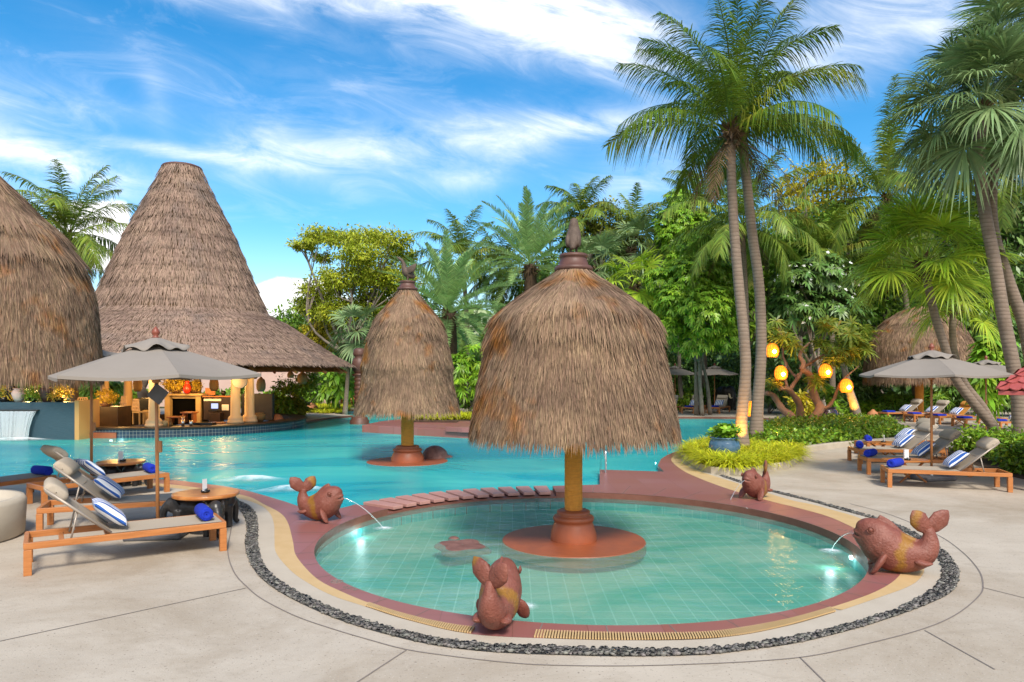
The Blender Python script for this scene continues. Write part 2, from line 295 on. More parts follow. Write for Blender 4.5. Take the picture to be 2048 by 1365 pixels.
MT = dict(
 deck=deck_mat(),
 deck_pale=M('deck_pale', L3(.43,.37,.29), L3(.48,.42,.335), rough=.75, scale=2.5, bump=.2, bscale=60, spec=.3),
 soil=M('lawn_soil', L3(.05,.07,.02), L3(.09,.10,.04), rough=.95, scale=3, bump=.5, bscale=20),
 dirt=M('bed_soil', L3(.05,.03,.02), L3(.09,.055,.035), rough=.95, scale=8, bump=.6, bscale=40),
 coping=tile_mat('coping_slab', L3(.27,.10,.075), L3(.30,.13,.125), L3(.20,.08,.065), .62, .38, None, .012, L3(.26,.09,.08)),
 red_wall=M('red_stone', L3(.17,.06,.04), L3(.21,.08,.055), rough=.5, scale=6, bump=.2),
 yellow=M('cream_grating', L3(.50,.335,.15), L3(.55,.38,.19), rough=.6, scale=5),
 channel=M('drain_channel', L3(.10,.055,.025), rough=.9),
 joint=M('joint_gap', L3(.19,.16,.14), rough=.9),
 slab=M('step_slab', L3(.40,.20,.17), L3(.46,.24,.20), rough=.5, scale=5, bump=.15),
 pebble=M('pebble_stone', L3(.085,.082,.078), L3(.16,.148,.13), rough=.55, scale=6, island=.5, hue=.06, bump=.1, bscale=60),
 pebble_bed=M('pebble_bed', L3(.03,.03,.03), rough=.9),
 main_floor=tile_mat('main_pool_tile', L3(.02,.50,.54), L3(.025,.56,.58), L3(.05,.62,.62), .3, .4, None, .05, L3(.07,.66,.62)),
 kid_floor=tile_mat('kid_pool_tile', L3(.10,.40,.31), L3(.14,.45,.35), L3(.34,.62,.52), .2, .4, None, .07, L3(.24,.52,.36)),
 pool_wall=tile_mat('pool_wall_tile', L3(.03,.42,.44), L3(.04,.5,.5), L3(.2,.6,.6), .2, .4, None, .05),
 wmain=water_mat('water_main', L3(.62,.97,.97), 3.2, .10, .60, .58, L3(.004,.42,.52), L3(.11,.72,.64)),
 wkid=water_mat('water_kid', L3(.78,.98,.95), 5.0, .020, .85, .26, L3(.13,.46,.38), L3(.55,.74,.60), .035, .55),
 wood=M('teak', L3(.36,.125,.03), L3(.50,.19,.055), rough=.45, scale=3, stretch=(1, 9, 9), bump=.1, coat=.15),
 wood_top=M('table_wood', L3(.50,.20,.05), L3(.34,.11,.025), rough=.3, scale=2.2, stretch=(2, 8, 2), coat=.4),
 pole_wood=M('pole_wood', L3(.42,.17,.055), L3(.50,.22,.08), rough=.45, scale=3, stretch=(8, 8, 1), coat=.2),
 sling=M('sling_fabric', L3(.46,.385,.295), L3(.50,.425,.33), rough=.85, scale=30, stretch=(1, 9, 1), transl=.2),
 sling_orange=M('sling_orange', L3(.55,.24,.04), rough=.85),
 alu=M('brushed_metal', L3(.33,.28,.23), rough=.4, metal=.25),
 steel=M('steel', L3(.62,.62,.62), rough=.25, metal=1),
 grey=M('cast_grey', L3(.09,.09,.10), L3(.12,.12,.13), rough=.6, scale=8),
 dark_metal=M('dark_metal', L3(.03,.03,.03), rough=.4),
 canvas=M('parasol_canvas', L3(.27,.235,.20), L3(.30,.262,.225), rough=.9, scale=1.3, bump=.25, bscale=3.5, transl=.15),
 finial=M('finial_red', L3(.22,.06,.035), rough=.4),
 towel=M('towel_blue', L3(.005,.02,.33), L3(.01,.035,.42), rough=.95, scale=40, bump=.4, bscale=150),
 pillow=stripe_mat('pillow_stripe', L3(.78,.78,.79), L3(.015,.09,.36), .085),
 white=M('white_card', L3(.75,.75,.75), rough=.6),
 black=M('black_glaze', L3(.012,.012,.012), rough=.25),
 eleph=M('elephant_black', L3(.018,.017,.017), L3(.04,.035,.033), rough=.35, scale=9, bump=.15),
 tusk=M('tusk', L3(.62,.55,.36), rough=.4),
 thatch=M('thatch_straw', L3(.275,.183,.115), L3(.185,.122,.082), rough=.9, scale=2.2, lo=.35, hi=.65, island=.34, hue=.012, c3=L3(.29,.115,.025), c3scale=1.5, c3lo=.55, c3hi=.72, spec=.1),
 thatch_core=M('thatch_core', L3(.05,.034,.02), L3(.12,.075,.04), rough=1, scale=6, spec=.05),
 thatch_pav=M('thatch_pavilion', L3(.335,.23,.168), L3(.25,.17,.13), rough=.9, scale=.9, lo=.35, hi=.65, island=.28, hue=.01, spec=.1, c3=L3(.20,.15,.125), c3scale=.6, c3lo=.52, c3hi=.7),
 rope=M('rope_wrap', L3(.78,.31,.045), L3(.62,.24,.04), rough=.9, scale=8, stretch=(1, 1, 6), bump=.8, bscale=14, bstretch=(1, 1, 9)),
 terra=M('terracotta', L3(.33,.085,.03), L3(.25,.07,.03), rough=.45, scale=5, bump=.1),
 clay=M('dark_clay', L3(.085,.04,.03), L3(.12,.055,.04), rough=.5, scale=8, bump=.15),
 birdst=M('bird_stone', L3(.075,.05,.035), L3(.115,.08,.058), rough=.7, scale=14, bump=.3),
 whale=whale_mat(),
 whale_band=None,
 mouth=M('mouth_dark', L3(.04,.015,.01), rough=.8),
 turtle=M('turtle_stone', L3(.13,.055,.042), L3(.24,.115,.09), rough=.6, scale=10, bump=.5, bscale=22),
 jet=None,
 screen_dark=M('screen_dark', L3(.022,.022,.024), L3(.035,.034,.035), rough=.5, scale=5),
 foam=M('foam', L3(.8,.85,.88), rough=.5, transl=.4),
 bluepot=M('blue_glaze', L3(.035,.085,.15), L3(.07,.14,.21), rough=.18, scale=3, coat=.6),
 purplepot=M('purple_glaze', L3(.045,.02,.04), L3(.08,.035,.06), rough=.25, scale=4, coat=.5),
 kerb=M('kerb_stone', L3(.40,.34,.26), L3(.48,.42,.33), rough=.8, scale=3, bump=.2),
 column=M('cream_column', L3(.66,.46,.25), L3(.70,.50,.28), rough=.55, scale=3),
 navytile=tile_mat('navy_tile', L3(.015,.03,.055), L3(.03,.05,.085), L3(.30,.28,.24), .115, .2, 4.9, .07),
 slate=M('slate_ledge', L3(.022,.055,.078), L3(.04,.085,.11), rough=.4, scale=3, stretch=(1.5, 1.5, 26), bump=.9, bscale=5, bstretch=(2, 2, 30)),
 orangelit_wall=M('orange_lit_render', L3(.50,.27,.09), rough=.6),  # orange lamplight on the wall end is put into this colour
 darkwood=M('dark_counter', L3(.025,.017,.013), L3(.05,.03,.02), rough=.4, scale=4),
 tanwall=M('tan_stone', L3(.42,.30,.14), L3(.5,.37,.18), rough=.7, scale=4, bump=.2),
 pink=M('pink_render', L3(.55,.38,.32), L3(.6,.42,.36), rough=.85, scale=1),
 rooftile=M('red_roof_tile', L3(.30,.06,.055), L3(.38,.09,.08), rough=.5, scale=8),
 barrel=M('orange_rock', L3(.45,.19,.08), L3(.36,.14,.06), rough=.7, scale=4, bump=.4),
 wicker=M('wicker_brown', L3(.16,.09,.03), L3(.24,.14,.05), rough=.8, scale=20, stretch=(1, 1, 5), bump=.6),
 trunk=M('palm_bark', L3(.20,.145,.105), L3(.27,.205,.155), rough=.9, scale=5, bump=.4, bscale=18, rings=3.2, c3=L3(.17,.135,.105), c3scale=1.2),
 trunk_far=M('palm_bark_far', L3(.16,.125,.09), L3(.22,.175,.13), rough=.9, scale=5, bump=.4, rings=4),
 trunk_date=M('date_bark', L3(.10,.06,.035), L3(.05,.03,.02), rough=.95, scale=9, bump=1, bscale=9),
 bark=M('tree_bark', L3(.24,.20,.16), L3(.15,.12,.09), rough=.9, scale=6, bump=.4),
 frangi=M('frangipani_bark', L3(.38,.21,.12), L3(.26,.16,.11), rough=.75, scale=4, bump=.5),
 fibre=M('palm_fibre', L3(.10,.06,.03), L3(.16,.10,.05), rough=.95, island=.4, scale=5),
 coco=M('coconut_leaf', L3(.085,.125,.010), L3(.05,.095,.010), rough=.38, scale=1.0, island=.35, hue=.02, transl=.30, spec=.25, c3=L3(.17,.17,.02), c3scale=.6),
 coco_far=M('coconut_leaf_far', L3(.14,.185,.02), L3(.075,.125,.018), rough=.45, scale=.6, island=.4, hue=.025, transl=.3, c3=L3(.18,.16,.025), c3scale=.5),
 date=M('date_leaf', L3(.21,.30,.115), L3(.15,.24,.075), rough=.45, scale=1, island=.35, hue=.02, transl=.25),
 fanb=M('fan_leaf_bright', L3(.27,.35,.025), L3(.19,.28,.03), rough=.42, scale=.8, island=.35, hue=.02, transl=.42),
 fang=M('fan_leaf_grey', L3(.14,.195,.085), L3(.085,.14,.045), rough=.42, scale=.8, island=.35, hue=.02, transl=.28, c3=L3(.16,.18,.05), c3scale=.7),
 rain=M('rain_tree_leaf', L3(.27,.285,.014), L3(.17,.21,.014), rough=.6, scale=.5, island=.4, hue=.02, transl=.3),
 yel=M('yellow_leaf', L3(.38,.29,.015), L3(.24,.22,.015), rough=.6, scale=.8, island=.4, hue=.02, transl=.3),
 green=M('broad_leaf', L3(.12,.20,.018), L3(.07,.14,.014), rough=.4, scale=.6, island=.45, hue=.025, transl=.28),
 bright=M('bright_leaf', L3(.16,.27,.018), L3(.10,.19,.014), rough=.4, scale=.7, island=.45, hue=.02, transl=.3),
 olive=M('olive_leaf', L3(.16,.165,.014), L3(.11,.13,.012), rough=.6, scale=.7, island=.4, hue=.02, transl=.25),
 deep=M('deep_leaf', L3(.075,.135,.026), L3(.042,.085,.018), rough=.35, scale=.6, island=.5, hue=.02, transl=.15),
 frleaf=M('frangipani_leaf', L3(.17,.19,.02), L3(.10,.14,.015), rough=.4, scale=1, island=.4, hue=.03, transl=.3, c3=L3(.27,.2,.02), c3scale=1.5),
 grass=M('lime_grass', L3(.45,.45,.015), L3(.33,.37,.015), rough=.5, scale=1.2, island=.4, hue=.02, transl=.35),
 hedge=M('hedge_leaf', L3(.15,.23,.014), L3(.08,.145,.012), rough=.35, scale=1.5, island=.5, hue=.03, transl=.25),
 redleaf=M('red_leaf', L3(.25,.06,.02), L3(.12,.10,.02), rough=.5, scale=2, island=.4, hue=.03, transl=.2),
 gold=M('gold_plant', L3(.42,.27,.03), L3(.22,.16,.02), rough=.7, scale=3, island=.4, transl=.2),
 wflower=M('white_petal', L3(.8,.8,.76), rough=.6),
 bulb=Emit('bulb_glow', L3(1, .66, .25), 26),
 glow=M('lantern_liner', L3(.8,.36,.04), rough=.8, transl=.7),
 lantern=M('lantern_cane', L3(.62,.28,.03), rough=.7),
 poolamp=Emit('pool_lamp_glow', L3(.85, .95, 1), 6),
)
# ---------------------------------------------------------------- camera, sky, sun
sc = bpy.context.scene
cam = bpy.data.objects.new('camera', bpy.data.cameras.new('camera')); C.objects.link(cam)
cam.location = (0, 0, EYE); cam.rotation_euler = (pi/2, 0, 0)
cam.data.sensor_width = 36; cam.data.lens = F / 2048 * 36; cam.data.shift_y = (HY - 682.5) / 2048
cam.data.clip_end = 3000; cam.data.clip_start = .05
sc.camera = cam
sc.view_settings.view_transform = 'Standard'; sc.view_settings.look = 'None'; sc.view_settings.gamma = 1
sc.view_settings.exposure = EXPO
sc.cycles.max_bounces = 8; sc.cycles.transparent_max_bounces = 16; sc.cycles.transmission_bounces = 4
sc.cycles.diffuse_bounces = 3; sc.cycles.glossy_bounces = 3
sc.cycles.sample_clamp_indirect = 4; sc.cycles.use_denoising = True; sc.cycles.caustics_reflective = False; sc.cycles.caustics_refractive = False

SUN_EL, SUN_AZ = 46, 166               # azimuth clockwise from +Y (north): behind the camera, to the right
w = bpy.data.worlds.new('World'); sc.world = w; w.use_nodes = True; w.node_tree.nodes.clear()
t = NT(w.node_tree)
sky = t.n('ShaderNodeTexSky', sky_type='NISHITA'); sky.sun_disc = False
sky.sun_elevation = rad(SUN_EL); sky.sun_rotation = rad(SUN_AZ); sky.air_density = 1.0; sky.dust_density = .4; sky.ozone_density = 2.0
hs = t.n('ShaderNodeHueSaturation'); hs.inputs['Saturation'].default_value = SKY_SAT; hs.inputs['Value'].default_value = SKY_VAL; hs.inputs['Hue'].default_value = SKY_HUE
t.L.new(sky.outputs[0], hs.inputs['Color'])
dirv = t.n('ShaderNodeTexCoord').outputs['Generated']
sp = t.n('ShaderNodeSeparateXYZ'); t.put(sp.inputs[0], dirv)
dy = t.math('MAXIMUM', sp.outputs[1], .12)
u = t.math('DIVIDE', sp.outputs[0], dy); v = t.math('DIVIDE', sp.outputs[2], dy)
uv = t.n('ShaderNodeCombineXYZ'); t.put(uv.inputs[0], u); t.put(uv.inputs[1], v)
def blob(px, py, a, b, rot, amp):
    u0, v0 = (px - 1024) / F, (HY - py) / F; a /= F; b /= F; c, s = math.cos(rad(rot)), math.sin(rad(rot))
    du = t.math('SUBTRACT', u, u0); dv = t.math('SUBTRACT', v, v0)
    x = t.math('DIVIDE', t.math('ADD', t.math('MULTIPLY', du, c), t.math('MULTIPLY', dv, s)), a)
    y = t.math('DIVIDE', t.math('SUBTRACT', t.math('MULTIPLY', dv, c), t.math('MULTIPLY', du, s)), b)
    r2 = t.math('ADD', t.math('MULTIPLY', x, x), t.math('MULTIPLY', y, y))
    return t.math('MULTIPLY', t.math('EXPONENT', t.math('MULTIPLY', r2, -1.0)), amp)
def total(bl):
    s = None
    for b in bl:
        g = blob(*b); s = g if s is None else t.math('ADD', s, g)
    return s
# high thin cloud: streaky fibres; low cumulus: round lumps
cirrus = total([(1090, 25, 250, 85, -14, 1.25), (850, 0, 240, 50, -14, .9), (1230, 70, 130, 60, -25, .6), (560, 0, 210, 26, -6, .7), (50, 300, 170, 42, -16, .85), (210, 355, 150, 32, -16, .6), (30, 385, 160, 40, -8, .45),
    (900, 280, 420, 46, 6, .55), (1150, 255, 150, 30, 6, .5), (550, 300, 110, 46, -10, .5), (400, 190, 340, 50, -30, .12), (700, 180, 300, 40, -12, .18), (310, 190, 26, 90, 15, .16), (370, 305, 160, 13, -8, .8), (930, 358, 70, 22, 0, .45),
    (780, 330, 280, 60, 0, .22), (1640, 120, 150, 60, 10, .65), (1800, 20, 190, 55, -10, .95), (1330, 330, 160, 50, 10, .25), (1250, 380, 110, 40, 10, .3), (600, 60, 200, 30, -14, .2), (100, 200, 200, 30, -10, .25), (-300, 200, 300, 90, 0, .8), (2300, 200, 250, 200, 0, .7)])
wv = t.n('ShaderNodeCombineXYZ'); t.put(wv.inputs[0], t.math('ADD', t.math('MULTIPLY', u, 3.2), t.math('MULTIPLY', v, 1.2))); t.put(wv.inputs[1], t.math('ADD', t.math('MULTIPLY', v, 9.0), t.math('MULTIPLY', u, 1.6)))
fib = t.noise(wv.outputs[0], 2.1, 10, .64, .8)
fine = t.noise(uv.outputs[0], 9, 7, .6, .4)
dens = t.math('MULTIPLY', cirrus, t.ramp(t.math('ADD', t.math('MULTIPLY', fib, .75), t.math('MULTIPLY', fine, .25)), .30, .66))
dens = t.math('ADD', dens, t.math('MULTIPLY', t.ramp(fib, .52, .85), .16))
cum = total([(200, 440, 62, 44, 0, 1.2), (215, 500, 60, 50, 0, 1.1), (150, 470, 60, 60, 0, .7), (575, 588, 52, 34, 0, 1.15), (530, 615, 60, 46, 0, 1.1), (640, 600, 60, 40, 0, .8), (480, 640, 90, 40, 0, .8), (760, 620, 120, 50, 0, .6), (960, 560, 200, 60, 0, .3)])
lump = t.noise(uv.outputs[0], 16, 6, .55, .2)
cumd = t.ramp(t.math('ADD', cum, t.math('MULTIPLY', t.math('SUBTRACT', lump, .5), 1.5)), .42, .72)
hazeb = t.math('MULTIPLY', t.ramp(v, .20, .0), .22)
dens = t.math('MINIMUM', t.math('MAXIMUM', t.math('MAXIMUM', dens, cumd), hazeb), 1.0)
up = t.ramp(sp.outputs[2], -.02, .02)
ov = t.ramp(t.math('MULTIPLY', sp.outputs[1], -1), 0, .4)       # behind the camera the cloud cover is closed
dens = t.math('MAXIMUM', dens, t.math('MULTIPLY', ov, .75))
colr = t.mix(dens, hs.outputs[0], CLOUD)
bg = t.n('ShaderNodeBackground'); t.put(bg.inputs[0], colr); bg.inputs[1].default_value = SKY_STR
wo = t.n('ShaderNodeOutputWorld'); t.L.new(bg.outputs[0], wo.inputs[0])
sun = bpy.data.objects.new('sun', bpy.data.lights.new('sun', 'SUN')); C.objects.link(sun)
sun.data.energy = SUN_STR; sun.data.angle = rad(SUN_ANG); sun.data.color = (1, .93, .84)
d = Vector((math.sin(rad(SUN_AZ))*math.cos(rad(SUN_EL)), math.cos(rad(SUN_AZ))*math.cos(rad(SUN_EL)), math.sin(rad(SUN_EL))))
sun.rotation_euler = d.to_track_quat('Z', 'Y').to_euler()
def lamp(name, kind, loc, energy, col, size=.1, target=None, spot=60):
    l = bpy.data.lights.new(name, kind); l.energy = energy; l.color = col[:3]; l.shadow_soft_size = size
    o = bpy.data.objects.new(name, l); C.objects.link(o); o.location = tuple(float(x) for x in loc)
    if kind == 'SPOT': l.spot_size = rad(spot); l.spot_blend = .6
    if target is not None: o.rotation_euler = (o.location - Vector(tuple(float(x) for x in target))).to_track_quat('Z', 'Y').to_euler()
    return o

# ---------------------------------------------------------------- ground, pools, paving
KC = np.array([0.9, 9.3]); KR = 3.35
def arc(r, a0, a1, n, c=KC): a = np.radians(np.linspace(a0, a1, n)); return np.c_[c[0] + r*np.cos(a), c[1] + r*np.sin(a)]
g2 = lambda *p: [tuple(G(*q)[:2]) for q in p]
kid_open = arc(KR, 147.6, 452, 150)               # the shallow pool's rim from the dividing wall round the near side and back
main_right = smooth_line(g2((1322, 918.6), (1338, 909), (1363, 899.6)) + [(5.5, 21.8), (6.6, 24.0), (8.2, 26.5), (10.5, 29.0), (12.2, 31.2), (12.6, 33.2), (11, 34.6), (8, 35.0), (4, 35.1), (0, 35.1), (-3.6, 35.2)], 70)
main_far = np.array([(-4.8, 36.0), (-6.0, 42.2), (-10.4, 42.2), (-9.3, 37.5)])
beach = smooth_line(g2((706, 831), (660, 835), (620, 840.5), (585, 845), (560, 850)) + [(-10.0, 30.2)], 24)
main_left = np.array([(-11.0, 33.0), (-18, 34), (-22, 31), (-22, 20), (-20, 16)])
main_near = smooth_line([(-18, 15.0), (-13, 14.4)] + g2((0, 958), (100, 955), (200, 955), (320, 959), (400, 967), (480, 979), (560, 1001), (600, 1014), (640, 1021), (683, 1017)) + [(-2.52, 11.47)], 90)
div_out = arc(4.05, 147.6, 92, 30)
bridge = np.array(g2((1199.5, 970), (1199.5, 940), (1328, 944), (1315.5, 931.5)))
main_poly = np.concatenate([div_out[::-1][:1], bridge, main_right, main_far, beach, main_left, main_near[:-1], div_out[:-1]])
hole = np.concatenate([kid_open, arc(4.05, 92, 92, 1), bridge, main_right, main_far, beach, main_left, main_near])
m = MB(); m.sheet([[(-26, -4), (27, -4), (27, 43.2), (-26, 43.2)], hole], 0.0); m.build('pool_deck', MT['deck'], kind='structure')
m = MB(); m.sheet([[(-600, -300), (600, -300), (600, 900), (-600, 900)], [(-25.5, -3.5), (26.5, -3.5), (26.5, 42.9), (-25.5, 42.9)]], -.03)
m.build('ground', MT['soil'], kind='structure')
m = MB(); m.sheet([main_poly], -1.2); m.build('pool_floor', MT['main_floor'], kind='structure')
m = MB(); m.sheet([arc(KR, 0, 360, 97)[:-1]], -.30); m.build('pool_floor', MT['kid_floor'], kind='structure')
m = MB(); m.wall(main_poly, -1.22, -.17, True); m.wall(arc(KR, 0, 360, 97)[:-1], -.32, -.17, True); m.build('pool_wall', MT['pool_wall'], kind='structure')
m = MB(); m.wall(hole, -.17, -.001, True); m.build('pool_curb', MT['red_wall'], kind='structure')
m = MB(); m.sheet([main_poly], WZ); m.build('water', MT['wmain'], kind='structure')
m = MB(); m.sheet([arc(KR, 0, 360, 97)[:-1]], WZ); m.build('water', MT['wkid'], kind='structure')
# dividing wall with its stepping slabs
m = MB(); ro, ri = arc(4.05, 92, 147.6, 40), arc(KR, 92, 147.6, 40)
m.sheet([np.concatenate([ri, ro[::-1]])], -.075); m.wall(ro, -1.2, -.075); m.wall(ri, -.45, -.075); m.build('dividing_wall', MT['red_wall'], kind='structure')
for k in range(11):
    a = 95.2 + k * 4.75; m = MB()
    q = np.concatenate([arc(3.40, a - 1.75, a + 1.75, 4), arc(4.10, a + 1.75, a - 1.75, 4)]); c = q.mean(0)
    m.prism(q - c, .02, .075)
    o = m.build('stepping_slab', MT['slab'], bevel=.008, loc=(c[0], c[1], -.073))
    nth = ['first', 'second', 'third', 'fourth', 'fifth', 'sixth', 'seventh', 'eighth', 'ninth', 'tenth', 'eleventh'][10 - k]
    tag(o, f'red stepping slab on the wall between the pools, {nth} counting from the whale by the tables', 'stepping slab', 'red slabs on the wall between the pools')
# submerged red ledges
led = smooth_line(g2((330, 957), (400, 962), (480, 968), (545, 982), (600, 1000), (660, 1012)), 30)
m = MB(); near = main_near[(main_near[:, 0] > led[0, 0] - .1)]
m.sheet([np.concatenate([led, near[near[:, 0] < led[-1, 0]][::-1]])], -.155); m.build('pool_ledge', MT['red_wall'], kind='structure')
q = np.array(g2((1199.5, 948), (1199.5, 931), (1315.5, 931.5), (1328, 944.5))); q[:, 0] += [0.002, 0.002, 0, 0]
m = MB(); m.prism([(1.93, 15.1), (3.28, 15.28), (3.34, 16.3), (1.95, 16.4)], -1.2, -.19); m.build('pool_step', MT['red_wall'], kind='structure')
# paving bands
B1 = smooth_line(g2((-60, 966), (100, 962), (200, 961), (320, 968), (400, 977), (489, 992), (531, 1011), (563, 1029), (577, 1050), (586, 1085), (591, 1110), (612, 1138), (640, 1163), (682, 1184), (732, 1205), (795, 1226), (872, 1245), (957, 1257.5), (1100, 1263.5), (1250, 1268), (1400, 1267), (1495, 1256), (1590, 1237), (1672, 1213), (1748, 1186), (1792, 1159.5), (1804, 1135), (1785, 1108), (1745, 1078), (1704, 1055), (1653, 1033), (1590, 1015.5), (1539, 1003), (1463, 981), (1405, 960), (1366, 942), (1343.5, 923), (1347, 913), (1363, 904.5)), 300)
B2 = smooth_line(g2((-60, 974), (100, 969), (200, 968), (320, 975), (400, 983), (480, 998), (521, 1012), (540, 1028), (548, 1050), (549, 1078), (552, 1106), (577, 1138), (608.6, 1162.6), (661, 1191), (732, 1215), (802, 1238), (890, 1259), (960, 1271.6), (1100, 1278.6), (1250, 1282), (1400, 1281), (1495, 1268), (1590, 1249.7), (1685, 1221), (1764, 1194), (1811, 1177), (1838, 1160), (1848, 1136), (1825, 1103), (1780, 1066), (1716, 1036), (1669, 1022), (1621.5, 1009), (1577, 999.7), (1493, 973), (1432, 954), (1387, 939), (1363, 923), (1366, 911)), 300)
B3 = smooth_line(g2((452, 998), (468, 999), (499.5, 1015), (512, 1032.5), (516, 1057), (514.7, 1085), (520.6, 1117), (538, 1145), (577, 1176.7), (633, 1205), (696, 1231), (767, 1254), (855, 1275), (942.6, 1287.4), (1030.5, 1293.4), (1100, 1295.5), (1250, 1301), (1400, 1300), (1495, 1291), (1590, 1276.6), (1685, 1254), (1780, 1226), (1843, 1194), (1875, 1169), (1884, 1140.5), (1875, 1116), (1845, 1086), (1802, 1061), (1757.6, 1042), (1685, 1022), (1621.5, 1004), (1552, 987), (1485.4, 968), (1438, 952)), 300)
B4 = smooth_line(g2((445, 1001), (462.6, 1004), (475, 1015), (489, 1036), (494, 1060.6), (489.7, 1089), (499.5, 1124), (520.6, 1155.6), (563, 1187), (626, 1219), (696, 1247), (767, 1268), (855, 1289), (942.6, 1301.5), (1030.5, 1308), (1100, 1310.5), (1250, 1314), (1400, 1311), (1495, 1301), (1590, 1287.6), (1685, 1265.5), (1780, 1237), (1868, 1204), (1906, 1181.6), (1918, 1153), (1909.5, 1128), (1875, 1094), (1792, 1050), (1716, 1026.6), (1653, 1009), (1558, 985.4), (1495, 968), (1441, 950.6)), 300)
B5 = smooth_line(g2((462, 1040), (462, 1060), (455.6, 1103), (468, 1145), (496, 1176.7), (527.7, 1201), (591, 1233), (661, 1257.5), (731.6, 1278.6), (812.5, 1300), (907, 1314), (1013, 1326), (1100, 1331.4), (1250, 1333), (1400, 1329), (1520, 1323), (1621, 1313), (1716, 1293), (1843, 1260), (1912.6, 1230), (1957, 1194), (1966, 1172), (1957, 1140.5), (1922, 1102.5), (1870, 1068), (1780, 1030), (1700, 1008)), 260)
far_right = main_right[main_right[:, 1] < 19.9]
red = np.concatenate([B1, far_right[::-1], bridge[::-1], arc(4.05, 92, 92, 1), kid_open[::-1], main_near[::-1]])
red = red[np.r_[True, np.linalg.norm(np.diff(red, axis=0), axis=1) > 1e-3]]
inner_red = main_near[main_near[:, 0] > B1[0, 0]]
red = np.concatenate([B1, far_right[::-1], bridge[::-1], arc(4.05, 92, 92, 1), kid_open[::-1], inner_red[::-1]])
m = MB(); m.sheet([red], .004); m.build('pool_coping', MT['coping'], kind='structure')
m = MB(); m.sheet([np.concatenate([B2, B3[::-1]])], .004); m.build('paving_band', MT['deck_pale'], kind='structure')
m = MB(); m.sheet([np.concatenate([B3, B4[::-1]])], .003); m.build('pebble_bed', MT['pebble_bed'], kind='structure')
def strip(m, line, wd, z):
    line = np.asarray(line)[:, :2]; T = nrm(np.gradient(line, axis=0)); Nn = np.c_[-T[:, 1], T[:, 0]] * wd / 2
    m.grids(np.stack([np.c_[line - Nn, np.full(len(line), z)], np.c_[line + Nn, np.full(len(line), z)]])[None])
# grating: plain cream slabs far round, open slats along the near arc
i0 = int(np.argmin(np.linalg.norm(B1 - G(742, 1209)[:2], axis=1))); i1 = int(np.argmin(np.linalg.norm(B1 - G(1660, 1217)[:2], axis=1)))
def b2_at(p): return B2[int(np.argmin(np.linalg.norm(B2 - p, axis=1)))]
m = MB()
for seg in (np.arange(0, i0 + 1), np.arange(i1, len(B1))):
    m.sheet([np.concatenate([B1[seg], np.array([b2_at(B1[k]) for k in seg[::-1]])])], .005)
m.build('cream_paving', MT['yellow'], kind='structure')
seg = np.arange(i0, i1 + 1); inn = B1[seg]; outr = smooth_line([b2_at(p) for p in inn[::6]], len(inn))
m = MB(); m.sheet([np.concatenate([inn, outr[::-1]])], .0045); m.build('drain_channel', MT['channel'], kind='structure')
wc = G(1003, 1264)[:2]
q = [k for k in range(len(inn)) if wc[0] - .36 < (inn[k][0] + outr[k][0])/2 < wc[0] + .36]
m = MB(); m.sheet([np.concatenate([inn[q], outr[q[::-1]]])], .0052); m.build('pool_coping', MT['coping'], kind='structure')
ln = np.linalg.norm(np.diff(inn, axis=0), axis=1).sum(); ns = int(ln / .0225)
A1, A2 = smooth_line(inn, ns), smooth_line(outr, ns); wc = G(1003, 1264)[:2]
for side, cond, lab in (('l', lambda p: p[0] < wc[0] - .24, 'cream slatted drain grating on the table side of the nearest whale'), ('r', lambda p: p[0] > wc[0] + .27, 'cream slatted drain grating curving from the nearest whale towards the fan palms')):
    m = MB()
    for k in range(ns):
        if cond((A1[k] + A2[k]) / 2):
            p0, p1 = np.r_[A1[k], .012], np.r_[A2[k], .012]; dd = nrm(p1 - p0) * .006
            m.beam(p0 + dd, p1 - dd, .0125, .012)
    tag(m.build('drain_grating', MT['yellow']), lab, 'grating', 'cream slatted gratings round the shallow pool')
m = MB(); strip(m, B5, .013, .004)
for a, b in (((-40, 1292), (492, 1177)), ((813, 1301), (700, 1375)), ((1966, 1176), (2110, 1212)), ((1850, 1262), (1990, 1340)), ((1600, 1316), (1660, 1375))):
    strip(m, np.linspace(G(*a)[:2], G(*b)[:2], 12), .012, .004)
m.build('paving_joint', MT['joint'], kind='structure')
m = MB()                                             # joints across the coping
for a in list(range(160, 360, 9)) + list(range(0, 90, 9)):
    p0 = arc(KR + .01, a, a, 1)[0]; dirn = nrm(p0 - KC)
    L = min(.9, max(.12, np.min(np.linalg.norm(B1 - p0, axis=1))))
    strip(m, np.linspace(p0, p0 + dirn * L * .98, 3), .009, .0065)
m.build('coping_joint', MT['joint'], kind='structure')
